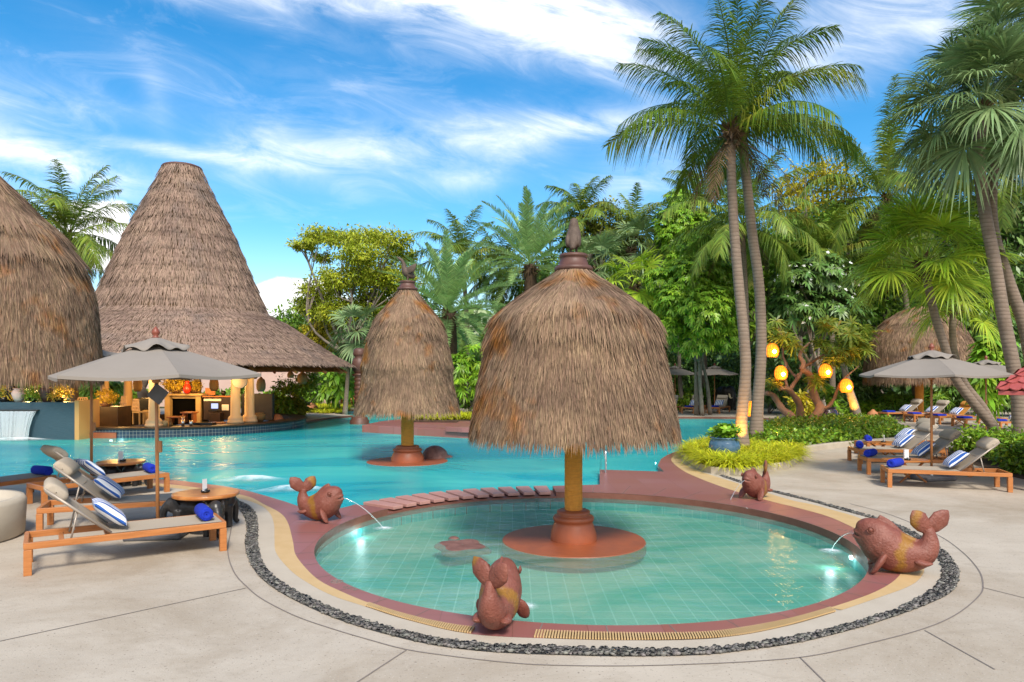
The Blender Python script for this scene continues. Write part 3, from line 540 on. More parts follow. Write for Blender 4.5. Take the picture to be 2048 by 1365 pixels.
# pebbles
rs = np.random.RandomState(3)
uvs = [(0.0, 0, 1)]
th = np.linspace(.0, pi, 6)[1:-1]; ph = np.arange(7) * 2*pi/7
unit = np.stack([np.sin(th)[:, None]*np.cos(ph), np.sin(th)[:, None]*np.sin(ph), np.broadcast_to(np.cos(th)[:, None], (4, 7))], -1)
m = MB(); npb = 7200; k = rs.rand(npb) * (len(B3) - 2); ki = k.astype(int); kf = (k - ki)[:, None]
pa, pb = B3[ki]*(1-kf) + B3[ki+1]*kf, B4[ki]*(1-kf) + B4[ki+1]*kf
wdt = np.linalg.norm(pa - pb, axis=1); keep = rs.rand(npb) < np.clip(wdt / .17, .3, 1)
s_ = rs.rand(npb, 1) * .92 + .04; pc = pa*(1-s_) + pb*s_
for j in np.where(keep)[0]:
    r = .0105 + .0105 * rs.rand() ** 1.5; a = rs.rand() * pi; q = np.array([r*(1.1+.5*rs.rand()), r*(.85+.3*rs.rand()), r*(.55+.3*rs.rand())])
    R_ = np.array(Matrix.Rotation(a, 3, 'Z') @ Matrix.Rotation(rs.randn()*.35, 3, 'X'))
    A = (unit * q) @ R_.T + np.array([pc[j, 0], pc[j, 1], .004 + r*.5 + .009*rs.rand()**2])
    st = m.n; m.grids(A[None], True); m.f.append(np.array([list(range(st, st+7))])); m.f.append(np.array([list(range(st+27, st+20, -1))]))
tag(m.build('pebbles', MT['pebble'], smooth=True), 'band of smooth grey river pebbles winding round the shallow pool', 'pebbles', kind='stuff')
# depth marks cut into the coping
def text(s, size, loc, rz, name='depth_mark', lab=''):
    cu = bpy.data.curves.new(name, 'FONT'); cu.body = s; cu.size = size; cu.align_x = 'CENTER'; cu.align_y = 'CENTER'; cu.extrude = .0008
    o = bpy.data.objects.new(name, cu); dg = bpy.context.evaluated_depsgraph_get(); C.objects.link(o)
    me = bpy.data.meshes.new_from_object(o); C.objects.unlink(o); bpy.data.objects.remove(o)
    o = bpy.data.objects.new(name, me); C.objects.link(o); me.materials.append(MT['joint']); o.location = loc; o.rotation_euler.z = rz
    return o
p = G(700, 1177, .006); o = text('0.4 M', .085, p, rad(-40)); tag(o, 'dark depth lettering cut in the red coping left of the nearest whale', 'depth mark')
p = G(674, 1163.5, .006); m = MB(); a = np.linspace(0, 2*pi, 30)
m.tube(np.c_[.058*np.cos(a), .058*np.sin(a), np.zeros(30)], .005, 5); m.tube([(-.04, .04, 0), (.04, -.04, 0)], .005, 5); m.tube([(-.035, -.02, 0), (.0, .012, 0), (.035, .018, 0)], .006, 5)
tag(m.build('no_diving_symbol', MT['joint'], loc=p, rz=rad(-40)), 'round no diving symbol cut in the red coping beside the depth lettering', 'sign mark')
p = G(1690, 1061, .006); o = text('0.4 M', .085, p, rad(130)); tag(o, 'dark depth lettering cut in the red coping behind the whale with the ochre streak', 'depth mark')
# underwater lamps in the pool walls
def pool_lamp(px, py, lab, nx, ny, energy=6):
    p = G(px, py, WZ - .06) if px > 0 else np.r_[arc(KR - .03, py, py, 1)[0], WZ - .06]; m = MB(); n = nrm(np.array([nx, ny, 0.0]))
    R_ = np.stack([np.cross(UP, n), UP, n], 1); a = np.arange(16)*2*pi/16
    disc = np.c_[.05*np.cos(a), .028*np.sin(a), np.zeros(16)]
    v = np.concatenate([disc, disc*.9 + [0, 0, .02]]); f = [tuple(range(16, 32))] + [(i, (i+1) % 16, 16 + (i+1) % 16, 16 + i) for i in range(16)]
    m.add(v @ R_.T, f); o = m.build('pool_lamp', MT['poolamp'], loc=p); tag(o, lab, 'pool lamp', 'underwater lamps in the pool walls')
    lamp('pool_light', 'POINT', p + n * .25 + np.array([0, 0, -.05]), energy, (.85, .95, 1), .06)
pool_lamp(690, 1056.5, 'lit underwater lamp below the whale nearest the tables', .95, -.2, 1.5)
pool_lamp(1496, 1013.5, 'lit underwater lamp below the farthest whale', -.6, -.8, 2.5)
pool_lamp(-1, -9, 'lit underwater lamp in front of the whale with the ochre streak', -.97, .15, 1.2)
pool_lamp(1312, 927, 'lit underwater lamp by the sunken step under the blue pot bed', -1, .1, 14)
pool_lamp(222, 881.5, 'lit underwater lamp at the foot of the pool bar entry', .1, -1, 9)
pool_lamp(700, 836, 'lit underwater lamp at the far beach by the carved totem', .4, -1, 14)
# ---------------------------------------------------------------- loungers, towels, pillows
def make_lounger(label, group):
    t = thing('sun_lounger', label, 'sun lounger', group=group)
    m = MB()
    for s in (-1, 1): m.box((1.0, s*.325, .305), (1.985, .045, .07))
    for x in (.0225, 1.9775): m.box((x, 0, .305), (.045, .605, .07))
    for x in (.34, .78, 1.4): m.box((x, 0, .29), (.05, .605, .03))
    m.build('frame', MT['wood'], t, bevel=.005)
    for x in (.04, 1.96):
        for s in (-1, 1):
            m = MB(); m.box((0, 0, .134), (.075, .075, .268)); m.build('leg', MT['wood'], t, bevel=.005, loc=(x, s*.315, 0))
    m = MB(); x = np.linspace(.80, 1.955, 14); y = np.linspace(-.30, .30, 7)
    X, Y = np.meshgrid(x, y, indexing='ij'); Z = .343 - .010*np.sin(pi*(X-.8)/1.155)*(1-(Y/.3)**2)
    m.grids(np.stack([X, Y, Z], -1)[None]); m.grids(np.stack([X, Y, Z-.012], -1)[None, :, ::-1]); m.build('seat', MT['sling'], t, True)
    ca = math.cos(rad(41)); sa = math.sin(rad(41)); piv = np.array([.80, 0, .352]); bd = np.array([-ca, 0, sa]); bn = np.array([sa, 0, ca])
    m = MB(); tt = np.linspace(0, .80, 12); y = np.linspace(-.285, .285, 7); TT, Y = np.meshgrid(tt, y, indexing='ij')
    S = piv + TT[..., None]*bd + (-.012*np.sin(pi*TT/.8)*(1-(Y/.285)**2))[..., None]*bn; S[..., 1] += Y
    m.grids(S[None]); m.grids((S - .010*bn)[None, :, ::-1]); br = m.build('backrest', MT['sling'], t, True)
    m = MB()
    for s in (-1, 1): m.tube([piv + [0, s*.295, -.005], piv + bd*.80 + [0, s*.295, -.005]], .016, 8)
    m.tube([piv + bd*.80 + [0, -.295, -.005], piv + bd*.80 + [0, .295, -.005]], .016, 8); m.tube([piv + bd*.40 + [0, -.295, -.02], piv + bd*.40 + [0, .295, -.02]], .01, 6)
    m.build('back_frame', MT['alu'], br, True)
    m = MB(); n = 16; a = np.arange(n)*2*pi/n; sec = np.c_[.13*np.sign(np.cos(a))*np.abs(np.cos(a))**.7, .07*np.sign(np.sin(a))*np.abs(np.sin(a))**.8]
    ys = [-.288, -.286, -.28, -.25, .25, .28, .286, .288]; k = [.06, .6, .88, 1, 1, .88, .6, .06]; c = piv + bd*.70 + bn*.03
    R_ = [[c + bd*p[0]*q + bn*p[1]*q + [0, yy, 0] for p in sec] for yy, q in zip(ys, k)]
    st = m.n; m.grids(np.array(R_)[None], True); m.f.append(np.array([list(range(st, st+n))])); m.f.append(np.array([list(range(st+8*n-1, st+7*n-1, -1))]))
    m.build('headrest', MT['sling'], br, True)
    for s in (-1, 1):
        m = MB(); m.tube([piv + bd*.42 + [0, s*.27, -.02], (.42, s*.285, .30)], .011, 6); m.build('strut', MT['alu'], t, True)
    m = MB(); m.tube([(.455, -.28, .42), (.455, .28, .42)], .008, 6); m.build('cross_wire', MT['alu'], t, True)
    return t
LROT = {}
def place_lounger(o, hx, hy, deg): o.location = (hx, hy, 0); o.rotation_euler.z = rad(deg); LROT[o.name] = (hx, hy, rad(deg))
def on_lounger(o, x, y):
    hx, hy, a = LROT[o.name]; return (hx + x*math.cos(a) - y*math.sin(a), hy + x*math.sin(a) + y*math.cos(a)), a
m = MB(); n = 22; a = np.arange(n)*2*pi/n
prof = [(.006, -.2), (.03, -.197), (.034, -.203), (.05, -.203), (.054, -.198), (.068, -.203), (.078, -.19), (.08, 0), (.078, .19), (.068, .203), (.054, .198), (.05, .203), (.034, .203), (.03, .197), (.006, .2)]
A = np.array([[(r*math.cos(q), z, r*math.sin(q)) for q in a] for r, z in prof]); m.grids(A[None, :, ::-1], True); m.box((.072, 0, -.035), (.02, .40, .012)); TOWEL = m
m = MB(); uu = np.linspace(-1, 1, 15); X, Y = np.meshgrid(uu, uu, indexing='ij')
puff = (np.clip(1-X**4, 0, 1)*np.clip(1-Y**4, 0, 1))**.55
px_ = .215*X*(1-.07*(1-np.abs(Y))*0 - .06*(Y**2 < .9)*(1-Y**2)*X**2); py_ = .235*Y*(1-.06*(1-X**2)*Y**2)
m.grids(np.stack([px_, py_, .075*puff], -1)[None]); m.grids(np.stack([px_, py_, -.06*puff], -1)[None, :, ::-1]); PILLOW = m
m = MB(); uu = np.linspace(-1, 1, 9); X, Y = np.meshgrid(uu, uu, indexing='ij'); z = .05*(1-X**8)*(1-Y**8)
m.box((0, 0, .0175), (.44, .36, .035)); m.box((0.005, 0, .053), (.43, .35, .033)); FOLDED = m
tow0 = TOWEL.build('rolled_towel', MT['towel'], smooth=True); pil0 = PILLOW.build('striped_pillow', MT['pillow'], smooth=True); fol0 = FOLDED.build('folded_towel', MT['towel'], bevel=.012)
used = set()
def put(src, label, cat, group, loc, eul):
    o = src if src.name not in used else src.copy()
    if src.name in used: C.objects.link(o)
    used.add(src.name); o.location = loc; o.rotation_euler = eul; return tag(o, label, cat, group)
def towel(l, label, x=1.72, y=0, rz=0, kind='roll'):
    (X, Y), a = on_lounger(l, x, y)
    if kind == 'roll': return put(tow0, label, 'rolled towel', 'rolled blue towels on the loungers', (X, Y, .343 + .081), (0, 0, a + rad(rz)))
    return put(fol0, label, 'folded towel', 'folded blue towels on the far loungers', (X, Y, .345), (0, 0, a + rad(rz)))
def pillow(l, label, x=.80, y=0, al=40, z=.53, yaw=0):
    (X, Y), a = on_lounger(l, x, y)
    e = (Matrix.Rotation(a + rad(yaw), 3, 'Z') @ Matrix.Rotation(rad(al), 3, 'Y')).to_euler()
    return put(pil0, label, 'pillow', 'blue and white striped pillows', (X, Y, z), e)
LG = 'teak sun loungers with taupe slings'
A0 = make_lounger('nearest wooden sun lounger at the left with a striped pillow and rolled towel', LG); place_lounger(A0, -5.25, 7.68, 33)
def more(label, hx, hy, deg):
    o = copy_tree(A0); o['label'] = label; place_lounger(o, hx, hy, deg); return o
A1 = more('second wooden sun lounger from the viewer on the left, its foot behind the elephant table', -6.34, 9.63, 22)
A2 = more('wooden sun lounger beside the far elephant table with its rolled towel against the pool', -7.58, 11.32, 52)
A3 = more('wooden sun lounger at the left picture edge under the big thatched parasol', -9.07, 10.75, 65)
towel(A0, 'rolled blue towel on the foot of the nearest left lounger before the elephant table', 1.80, .0, 0)
towel(A2, 'rolled blue towel on the foot of the lounger beside the far elephant table', 1.80, -.02, -12)
towel(A3, 'rolled blue towel behind the raised back of the lounger, partly hidden by a parasol pole', 2.0-.12, -.12, 0)
pillow(A0, 'striped pillow on the nearest left lounger'); pillow(A1, 'striped pillow on the second left lounger just behind the nearest one')
pillow(A2, 'striped pillow seen edge on behind the lounger by the far elephant table', .82); pillow(A3, 'striped pillow peeking from behind the lounger at the left picture edge', .82)
R1 = more('nearest wooden sun lounger at the right beside the parasol base', 8.95, 12.94, 163.3)
R2 = more('wooden sun lounger behind the right parasol pole, next after the nearest', 9.42, 14.85, 170)
R3 = more('third wooden sun lounger of the right group with its towel at the corner', 10.1, 16.85, 177)
R4 = more('farthest wooden sun lounger of the right group nearest the hedge', 11.05, 18.55, 180)
towel(R1, 'rolled blue towel on the foot of the nearest right lounger', 1.80, 0, -35); towel(R2, 'rolled blue towel on the second lounger of the right group', 1.83, 0, -35)
towel(R3, 'rolled blue towel on the third lounger of the right group', 1.85, 0, -20); towel(R4, 'rolled blue towel on the farthest lounger of the right group by the hedge', 1.80, 0, -20)
pillow(R1, 'large striped pillow on the nearest right lounger'); pillow(R2, 'striped pillow just left of the right parasol pole on the second lounger')
pillow(R3, 'striped pillow on the third right lounger left of the parasol pole', .85); pillow(R4, 'striped pillow mostly hidden on the farthest lounger of the right group', .85)
# the far row under the right-hand trees, and the row across the pool
FR = [((17.0, 32.4), 8, 'first', False), ((17.35, 30.9), 10, 'second', False), ((17.6, 29.5), 12, 'third', True), ((17.65, 27.9), 12, 'fourth', False), ((17.85, 26.2), 14, 'fifth', False)]
for (fx, fy), dg_, nth, orange in FR:
    a = rad(dg_)
    o = more(f'{nth} taupe lounger of the far row counted from the leaning lit trunk' if not orange else 'far lounger with a bright orange sling behind the right parasol pole', fx + 2*math.cos(a), fy + .35 + 2*math.sin(a), dg_ + 180)
    if orange:
        for ch in o.children_recursive:
            if ch.name.split('.')[0] in ('seat', 'backrest', 'headrest'):
                ch.data = ch.data.copy(); ch.data.materials[0] = MT['sling_orange']
    towel(o, f'folded blue towel on the foot of the {nth} lounger in the far right row', 1.70, 0, 0, 'fold')
    pillow(o, f'striped pillow on the {nth} lounger in the far right row', .86, 0, 38)
    FR_last = o
GR = [((7.9, 37.6), 'lounger across the pool half hidden by the big thatched parasol'), ((9.25, 37.6), 'lounger across the pool between the two far taupe parasols'), ((10.6, 37.6), 'lounger across the pool beside the elephant statue'), ((12.2, 37.7), 'lounger across the pool behind the twin palm trunks')]
for k, ((fx, fy), lab) in enumerate(GR):
    a = rad(58); o = more(lab, fx + 2*math.cos(a), fy + 2*math.sin(a), 58 + 180)
    pillow(o, lab.replace('lounger', 'striped pillow on the lounger', 1), .90, 0, 36)
    towel(o, lab.replace('lounger', 'folded blue towel on the lounger', 1), 1.72, 0, 0, 'fold')

# ---------------------------------------------------------------- parasols
def make_parasol(label, group, Rr=1.36):
    t = thing('parasol', label, 'parasol', group=group)
    m = MB(); P6 = np.arange(7) * pi/3
    rim, top = 2.085, 2.50
    for k in range(6):
        a0, a1 = P6[k], P6[k+1]; d0 = np.array([math.cos(a0), math.sin(a0)]); d1 = np.array([math.cos(a1), math.sin(a1)])
        s = np.linspace(.10, 1, 10)[:, None, None]; q = np.linspace(0, 1, 9)[None, :, None]
        xy = (d0*(1-q) + d1*q)*s*Rr; sag = (np.sin(pi*q[..., 0])**1.0)
        zz = top - (top-rim)*(s[..., 0]**1.06) - .035*sag*s[..., 0]**1.5
        xy = xy * (1 - .035*sag*s[..., 0]**6)[..., None]
        g = np.concatenate([xy, zz[..., None]], -1)
        hem = g[-1:].copy(); hem[..., 2] -= .035
        m.grids(np.concatenate([g, hem])[None])
    o = m.build('canopy', MT['canvas'], t, False); md = o.modifiers.new('s', 'SOLIDIFY'); md.thickness = .006; md.offset = -1
    cn = o
    m = MB(); rr = np.linspace(.02, .44, 8); aa = np.linspace(0, 2*pi, 73)[:-1]; Rg, Ag = np.meshgrid(rr, aa, indexing='ij')
    hexr = np.cos(pi/6)/np.cos((Ag % (pi/3)) - pi/6)
    wob = (Rg/.44)**3
    Z = 2.57 - .15*(Rg/.44)**1.1 + wob*(.028*np.sin(9*Ag) + .022*np.sin(5*Ag+1))
    m.grids(np.stack([Rg*hexr*np.cos(Ag), Rg*hexr*np.sin(Ag), Z], -1)[None], True); o = m.build('vent_flap', MT['canvas'], cn, True); md = o.modifiers.new('s', 'SOLIDIFY'); md.thickness = .006
    m = MB(); m.lathe([(.001, .06), (.024, .06), (.024, 1.3), (.0225, 1.31), (.0225, 2.5), (.001, 2.5)], 14); m.build('pole', MT['pole_wood'], t, True)
    for k in range(6):
        m = MB(); d0 = np.array([math.cos(P6[k]), math.sin(P6[k])])
        m.beam(np.r_[d0*.06, 2.455], np.r_[d0*(Rr-.03), rim - .012], .018, .024); r = m.build('rib', MT['pole_wood'], t)
        m = MB(); m.beam(np.r_[d0*.05, 2.02], np.r_[d0*.68, 2.275], .014, .018); m.build('brace', MT['pole_wood'], r)
    m = MB(); m.lathe([(.024, 1.98), (.055, 1.99), (.055, 2.04), (.024, 2.05)], 12); m.build('runner', MT['pole_wood'], t, True)
    m = MB(); m.lathe([(.001, 2.55), (.04, 2.555), (.045, 2.575), (.028, 2.585), (.05, 2.615), (.052, 2.64), (.03, 2.68), (.004, 2.71)], 14); m.build('finial', MT['finial'], t, True)
    m = MB(); m.lathe([(.03, .0), (.035, .05), (.035, .22), (.026, .23)], 12); st = m.build('base_tube', MT['steel'], t, True)
    m = MB(); m.box((0, 0, .045), (.72, .52, .09)); m.build('base_slab', MT['grey'], t, bevel=.03)
    m = MB(); m.box((.04, 0, 1.16), (.05, .05, .15)); m.build('latch', MT['pole_wood'], t, bevel=.01)
    return t
PG = 'taupe parasols on wooden poles'
U1 = make_parasol('large taupe parasol over the left loungers in front of the pavilion', PG)
X, Y, _ = P(316, 748, 9.2); U1.location = (X, Y, 0); U1.rotation_euler = (0, rad(-.6), rad(7)); U1.scale = (.955, .955, 1)
m = MB(); m.box((0, 0, 0), (.20, .012, .20), np.array(Matrix.Rotation(rad(38), 3, 'Y'))); m.build('strap_pouch', MT['grey'], U1, bevel=.003, loc=(.035, -.05, 1.84))
def parasol(label, px, Y, rz, sc=1, z=0):
    o = dup(U1, label, (P(px, 748, Y)[0], Y, z), rad(rz), sc); o.rotation_euler = (0, 0, rad(rz))
    for ch in list(o.children):
        if ch.name.startswith('strap_pouch'): bpy.data.objects.remove(ch)
    return o
parasol('second left parasol, mostly hidden, its pole rising by the far elephant table', 183, 12.65, 20)
parasol('large taupe parasol over the right loungers in front of the far thatched hut', 1863, 14.15, 15, (1.0, 1.0, 1.0))
parasol('taupe parasol partly hidden behind the right parasol by the red tiled roof', 1972, 23.5, 35)
parasol('smaller looking far parasol beside the edge of the big thatched umbrella', 1350, 41.0, 10)
parasol('far taupe parasol just left of the twin palm trunks', 1429, 40.5, 25)

# ---------------------------------------------------------------- elephants, tables and what stands on them
def elephant_mb(S=1.0):
    m = MB(); m.ball((0, 0, .64), (.42, .25, .29)); m.ball((.42, 0, .74), (.21, .18, .21)); m.ball((.34, 0, .70), (.22, .2, .22))
    m.tube(spline3([(.52, 0, .74), (.64, 0, .60), (.67, 0, .35), (.66, 0, .15), (.72, 0, .06), (.80, 0, .09)], 14), np.linspace(.12, .05, 14), 8)
    for x in (-.26, .24):
        for s in (-1, 1): m.tube([(x, s*.14, .6), (x, s*.15, .3), (x, s*.15, .06), (x, s*.15, 0)], [.14, .11, .11, .12], 9)
    for s in (-1, 1): m.ball((.33, s*.21, .74), (.14, .035, .19))
    m.tube([(-.40, 0, .7), (-.47, 0, .5), (-.45, 0, .3)], [.04, .025, .02], 6)
    m.v = [v*S for v in m.v]; return m
def elephant_table(label, loc, h, r, rz):
    t = thing('elephant_table', label, 'side table', loc, rz, 'round wooden tables carried by carved elephants')
    m = MB(); m.lathe([(.001, h-.055), (r-.03, h-.055), (r, h-.04), (r, h-.012), (r-.012, h), (.001, h)], 44, sc=(1, .94)); m.build('tabletop', MT['wood_top'], t, False, bevel=.004)
    S = (h - .056) / .93
    for k in range(3):
        a = k*2*pi/3 + .9
        elephant_mb(S).build('elephant_leg', MT['eleph'], t, True, remesh=.012, loc=(.5*r*math.cos(a), .5*r*math.sin(a), 0), rz=a)
    m = MB(); m.lathe([(.001, 0), (.5*r, 0), (.5*r, .03), (.001, .03)], 24); m.build('base_disc', MT['eleph'], t)
    return t
T1 = (-4.08, 9.52, 0); T2 = (-7.35, 13.42, 0)
elephant_table('round elephant table near the red coping, in front of the foaming pool edge', T1, .52, .42, .3)
elephant_table('round elephant table farther off with a white card standing on it', T2, .46, .43, 1.1)
def ashtray(loc, label):
    t = thing('ashtray', label, 'ashtray', loc, 0, 'dark ashtrays on the tables')
    m = MB(); m.lathe([(.001, 0), (.05, 0), (.062, .03), (.056, .03), (.044, .008), (.001, .008)], 18); m.build('bowl', MT['black'], t, True)
    m = MB(); m.tube([(.0, -.05, .035), (.01, .04, .045)], .009, 8); m.build('lighter', MT['steel'], t, True)
ashtray((T1[0], T1[1]-.02, .52), 'dark ashtray on the elephant table by the foaming pool edge')
ashtray((T2[0]+.06, T2[1]-.05, .46), 'dark ashtray beside the white card on the farther elephant table')
def card(loc, label, rz=0, h=.17, w=.085, thick=.03):
    m = MB(); m.box((0, 0, h/2 + .012), (w, thick, h)); m.box((0, 0, .006), (w + .02, thick + .03, .012)); o = m.build('menu_card', MT['white'], bevel=.003, loc=loc, rz=rz); tag(o, label, 'menu card', 'white cards standing on the tables')
card((T1[0]-.03, T1[1]+.03, .52), 'thin white card standing edge on upon the nearer elephant table', rad(62), .16, .07, .008)
card((T2[0]-.02, T2[1]+.03, .46), 'white card block standing on the farther elephant table', .3)
def folding_table(label, loc, rz):
    t = thing('folding_table', label, 'side table', loc, rz, 'folding oval wooden tables')
    m = MB()
    for k in range(7):
        y = -.27 + .09*k; L = .42*math.sqrt(max(.05, 1-(y/.36)**2)); m.box((0, y, .41), (2*L, .083, .022))
    m.box((.18, 0, .388), (.04, .5, .022)); m.box((-.18, 0, .388), (.04, .5, .022)); m.build('tabletop', MT['wood_top'], t, bevel=.003)
    for s in (-1, 1):
        for q in (-1, 1):
            m = MB(); m.beam((-.26*q, s*.22 + .02*q, .0), (.22*q, s*.22 + .02*q, .38), .022, .035); m.build('leg', MT['wood'], t)
    m = MB(); m.tube([(0, -.25, .2), (0, .25, .2)], .01, 6); m.build('hinge_rod', MT['wood'], t)
    return t
folding_table('oval folding table between the two nearest right loungers with a white card', (7.72, 14.0, 0), .1)
folding_table('oval folding table between the two farther right loungers with a dark ashtray', (9.15, 17.55, 0), .1)
card((7.74, 14.02, .42), 'white card standing on the folding table beside the right loungers', .2, .18, .10); ashtray((7.70, 13.9, .42), 'dark ashtray on the folding table before the white card at the right')
ashtray((9.1, 17.5, .42), 'dark ashtray on the farther folding table of the right group'); card((9.16, 17.58, .42), 'thin white card on the farther folding table of the right group', 1.3, .16, .07, .008)
for k, (px, py) in enumerate(((1804, 843), (1852, 846), (1905, 852), (1964, 858))):
    x, y, _ = G(px, py); folding_table(('small folding table between the first and second', 'small folding table between the second and orange', 'small folding table between the orange and fourth', 'small folding table between the fourth and fifth')[k] + ' loungers of the far right row', (x+.5, y+.3, 0), .3 + k)
folding_table('folding table standing between the loungers across the pool', (9.9, 37.9, 0), .7)
card((9.92, 37.9, .42), 'tiny white card on the table between the loungers across the pool', .1, .2, .12)
el = thing('elephant_statue', 'black elephant statue with pale tusks under the trees across the pool', 'statue', (P(1446, 748, 41.5)[0], 41.5, 0), rad(-70))
elephant_mb(1.5).build('body', MT['eleph'], el, True, remesh=.04)
for s in (-1, 1):
    m = MB(); m.tube(spline3([(.78, s*.15, .95), (.95, s*.2, .72), (1.12, s*.2, .74)], 8), np.linspace(.06, .02, 8), 7); m.build('tusk', MT['tusk'], el, True)

# ---------------------------------------------------------------- thatched parasols standing in the pools
def thatch(m, prof, gap, pitch, L, hw, rng, lift=.032, jit=1.0, tiers=(), tier_off=.06, start=0.0, sharp=.25, ragged=.5):
    p = np.asarray(prof, float); d = np.r_[0, np.cumsum(np.linalg.norm(np.diff(p, axis=0), axis=1))]; S = d[-1]
    def at(s):
        over = np.maximum(s - S, 0); ld = nrm(p[-1] - p[-2]); ld = nrm(np.array([ld[0]*.6, ld[1]]))
        return np.interp(s, d, p[:, 0]) + over*ld[0], np.interp(s, d, p[:, 1]) + over*ld[1]
    ss, tt = [], []
    for c in np.arange(start, S - L*.5, gap):
        r, _ = at(np.array([c])); n = int(2*pi*max(r[0], .12)/pitch)
        ss.append(c + rng.rand(n)*gap*jit); tt.append(rng.rand(n)*2*pi)
    s = np.concatenate(ss); th = np.concatenate(tt); N = len(s)
    off0 = np.zeros(N)
    for b in tiers:
        bb = b*S + .05*np.sin(3*th + b*20) + .04*np.sin(7*th + b*50) + .02*np.sin(17*th)
        x = (s + L*.9 - (bb - .5)) / .5; off0 += np.where((x > 0) & (x < 1.0 + .5*rng.rand(N)*.2), x, 0)*tier_off
    t = np.array([0, .4, .75, 1.0]); ww = np.array([.8, 1, .75, .12])
    LL = L*(.75 + ragged*rng.rand(N)); dth = rng.randn(N)*.06*L; lf = lift*(.3 + 1.2*rng.rand(N)) + .01
    wig = rng.randn(N)*.35
    sv = s[:, None] + LL[:, None]*t; R_, Z_ = at(sv)
    R_ = R_ + off0[:, None] + lf[:, None]*t**1.2 + .012
    TH = th[:, None] + (dth[:, None]*t)/np.maximum(R_, .2)*1.6
    c = np.stack([R_*np.cos(TH), R_*np.sin(TH), Z_], -1)
    tang = np.stack([-np.sin(TH), np.cos(TH), np.zeros_like(TH)], -1) + wig[:, None, None]*np.stack([np.cos(TH), np.sin(TH), np.zeros_like(TH)], -1)
    o = tang*(hw*(.6 + .8*rng.rand(N)))[:, None, None]*ww[None, :, None]
    m.grids(np.stack([c - o, c + o], 2))
BIRD = {}
def bird_mb(kind):
    m = MB()
    if kind == 'rest':                  # bill tucked down on the breast, seen from behind
        sp = spline3([(-.20, 0, .06), (-.12, 0, .16), (-.02, 0, .26), (.05, 0, .36), (.07, 0, .46), (.06, 0, .54), (.09, 0, .585), (.14, 0, .57), (.165, 0, .47), (.175, 0, .34)], 30)
        r = np.interp(np.linspace(0, 1, 30), [0, .1, .22, .34, .45, .58, .66, .74, .85, 1], [.03, .085, .135, .128, .10, .078, .075, .06, .038, .015])
        m.tube(sp, r, 12, sq=(1, 1), up=(0, 1, 0))
        for s in (-1, 1): m.ball((-.05, s*.095, .23), (.15, .045, .11), R=np.array(Matrix.Rotation(rad(-48), 3, 'Y')))
    else:                               # neck stretched up, wings a little open
        sp = spline3([(-.20, 0, .10), (-.10, 0, .15), (.02, 0, .22), (.08, 0, .33), (.10, 0, .45), (.15, 0, .54), (.21, 0, .585), (.30, 0, .64)], 26)
        r = np.interp(np.linspace(0, 1, 26), [0, .12, .3, .45, .6, .75, .85, 1], [.03, .09, .115, .075, .05, .045, .04, .01]); m.tube(sp, r, 12, up=(0, 1, 0))
        for s in (-1, 1): m.tube(spline3([(.02, s*.07, .24), (-.12, s*.16, .32), (-.22, s*.20, .44)], 8), [.06, .09, .10, .10, .09, .07, .05, .02], 8, sq=(.35, 1))
    for s in (-1, 1): m.tube([(-.01, s*.05, .16), (0, s*.05, .0)], [.03, .022], 7)
    return m
def thatched_parasol(label, loc, prof, seed, post_r, gap, pitch, L, hw, tiers, cap_z, cap_s, bird, bird_rz, bird_s, ped, plinth, tier_off=.06):
    t = thing('thatched_parasol', label, 'thatched parasol', (loc[0], loc[1], 0), 0, 'thatched parasols on rope bound posts')
    rng = np.random.RandomState(seed)
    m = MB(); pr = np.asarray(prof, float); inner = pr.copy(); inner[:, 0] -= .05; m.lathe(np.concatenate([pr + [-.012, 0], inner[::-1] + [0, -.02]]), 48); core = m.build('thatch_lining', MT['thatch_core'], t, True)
    m = MB(); thatch(m, prof, gap, pitch, L, hw, rng, tiers=tiers, tier_off=tier_off); thatch(m, np.array(prof)[-3:], gap, pitch, L*.8, hw, rng, lift=.01)
    m.build('thatch', MT['thatch'], t)
    top = prof[-1][1] + .3
    m = MB(); m.lathe([(post_r, ped - .02), (post_r, prof[1][1])], 20); m.build('post', MT['rope'], t, True)
    if bird:
        s = cap_s; m = MB(); m.lathe([(.05, -.02), (.30, -.02), (.345, .01), (.35, .05), (.32, .085), (.27, .10), (.245, .20), (.235, .235), (.255, .245), (.262, .28), (.24, .305), (.20, .31), (.001, .31)], 30)
        m.v = [v*s for v in m.v]; cp = m.build('clay_cap', MT['clay'], t, True, loc=(0, 0, cap_z))
        bird_mb(bird).build('bird_finial', MT['birdst'], t, True, remesh=.012, loc=(0, 0, cap_z + .305*s), rz=bird_rz).scale = (bird_s,)*3
    if plinth:
        q = post_r; m = MB(); m.lathe([(q*2.6, -.10), (q*2.55, .0), (q*2.2, .12), (q*2.1, .15), (q*2.25, .165), (q*2.3, .20), (q*2.15, .225), (q*1.8, .235), (q*1.85, .25), (q*1.85, .285), (q*1.6, .30), (q*.98, .305)], 36); m.build('pedestal', MT['terra'], t, True)
        m = MB(); m.lathe([(plinth - .06, -.24), (plinth, -.22), (plinth, -.112), (plinth - .012, -.094), (.001, -.094)], 56); m.build('plinth_disc', MT['terra'], t, False)
    return t
prof1 = [(.18, 3.50), (.33, 3.36), (.50, 3.25), (.69, 3.12), (.87, 2.97), (1.01, 2.82), (1.08, 2.64), (1.12, 2.48), (1.17, 2.24), (1.225, 1.98), (1.285, 1.60), (1.325, 1.36)]
H1 = thatched_parasol('big thatched parasol with a resting bird on top, standing in the round shallow pool', (.815, 9.46), prof1, 5, .118, .05, .0072, .30, .0050, (.46, .56), 3.46, .73, 'rest', rad(80), .76, .29, .95, .045)
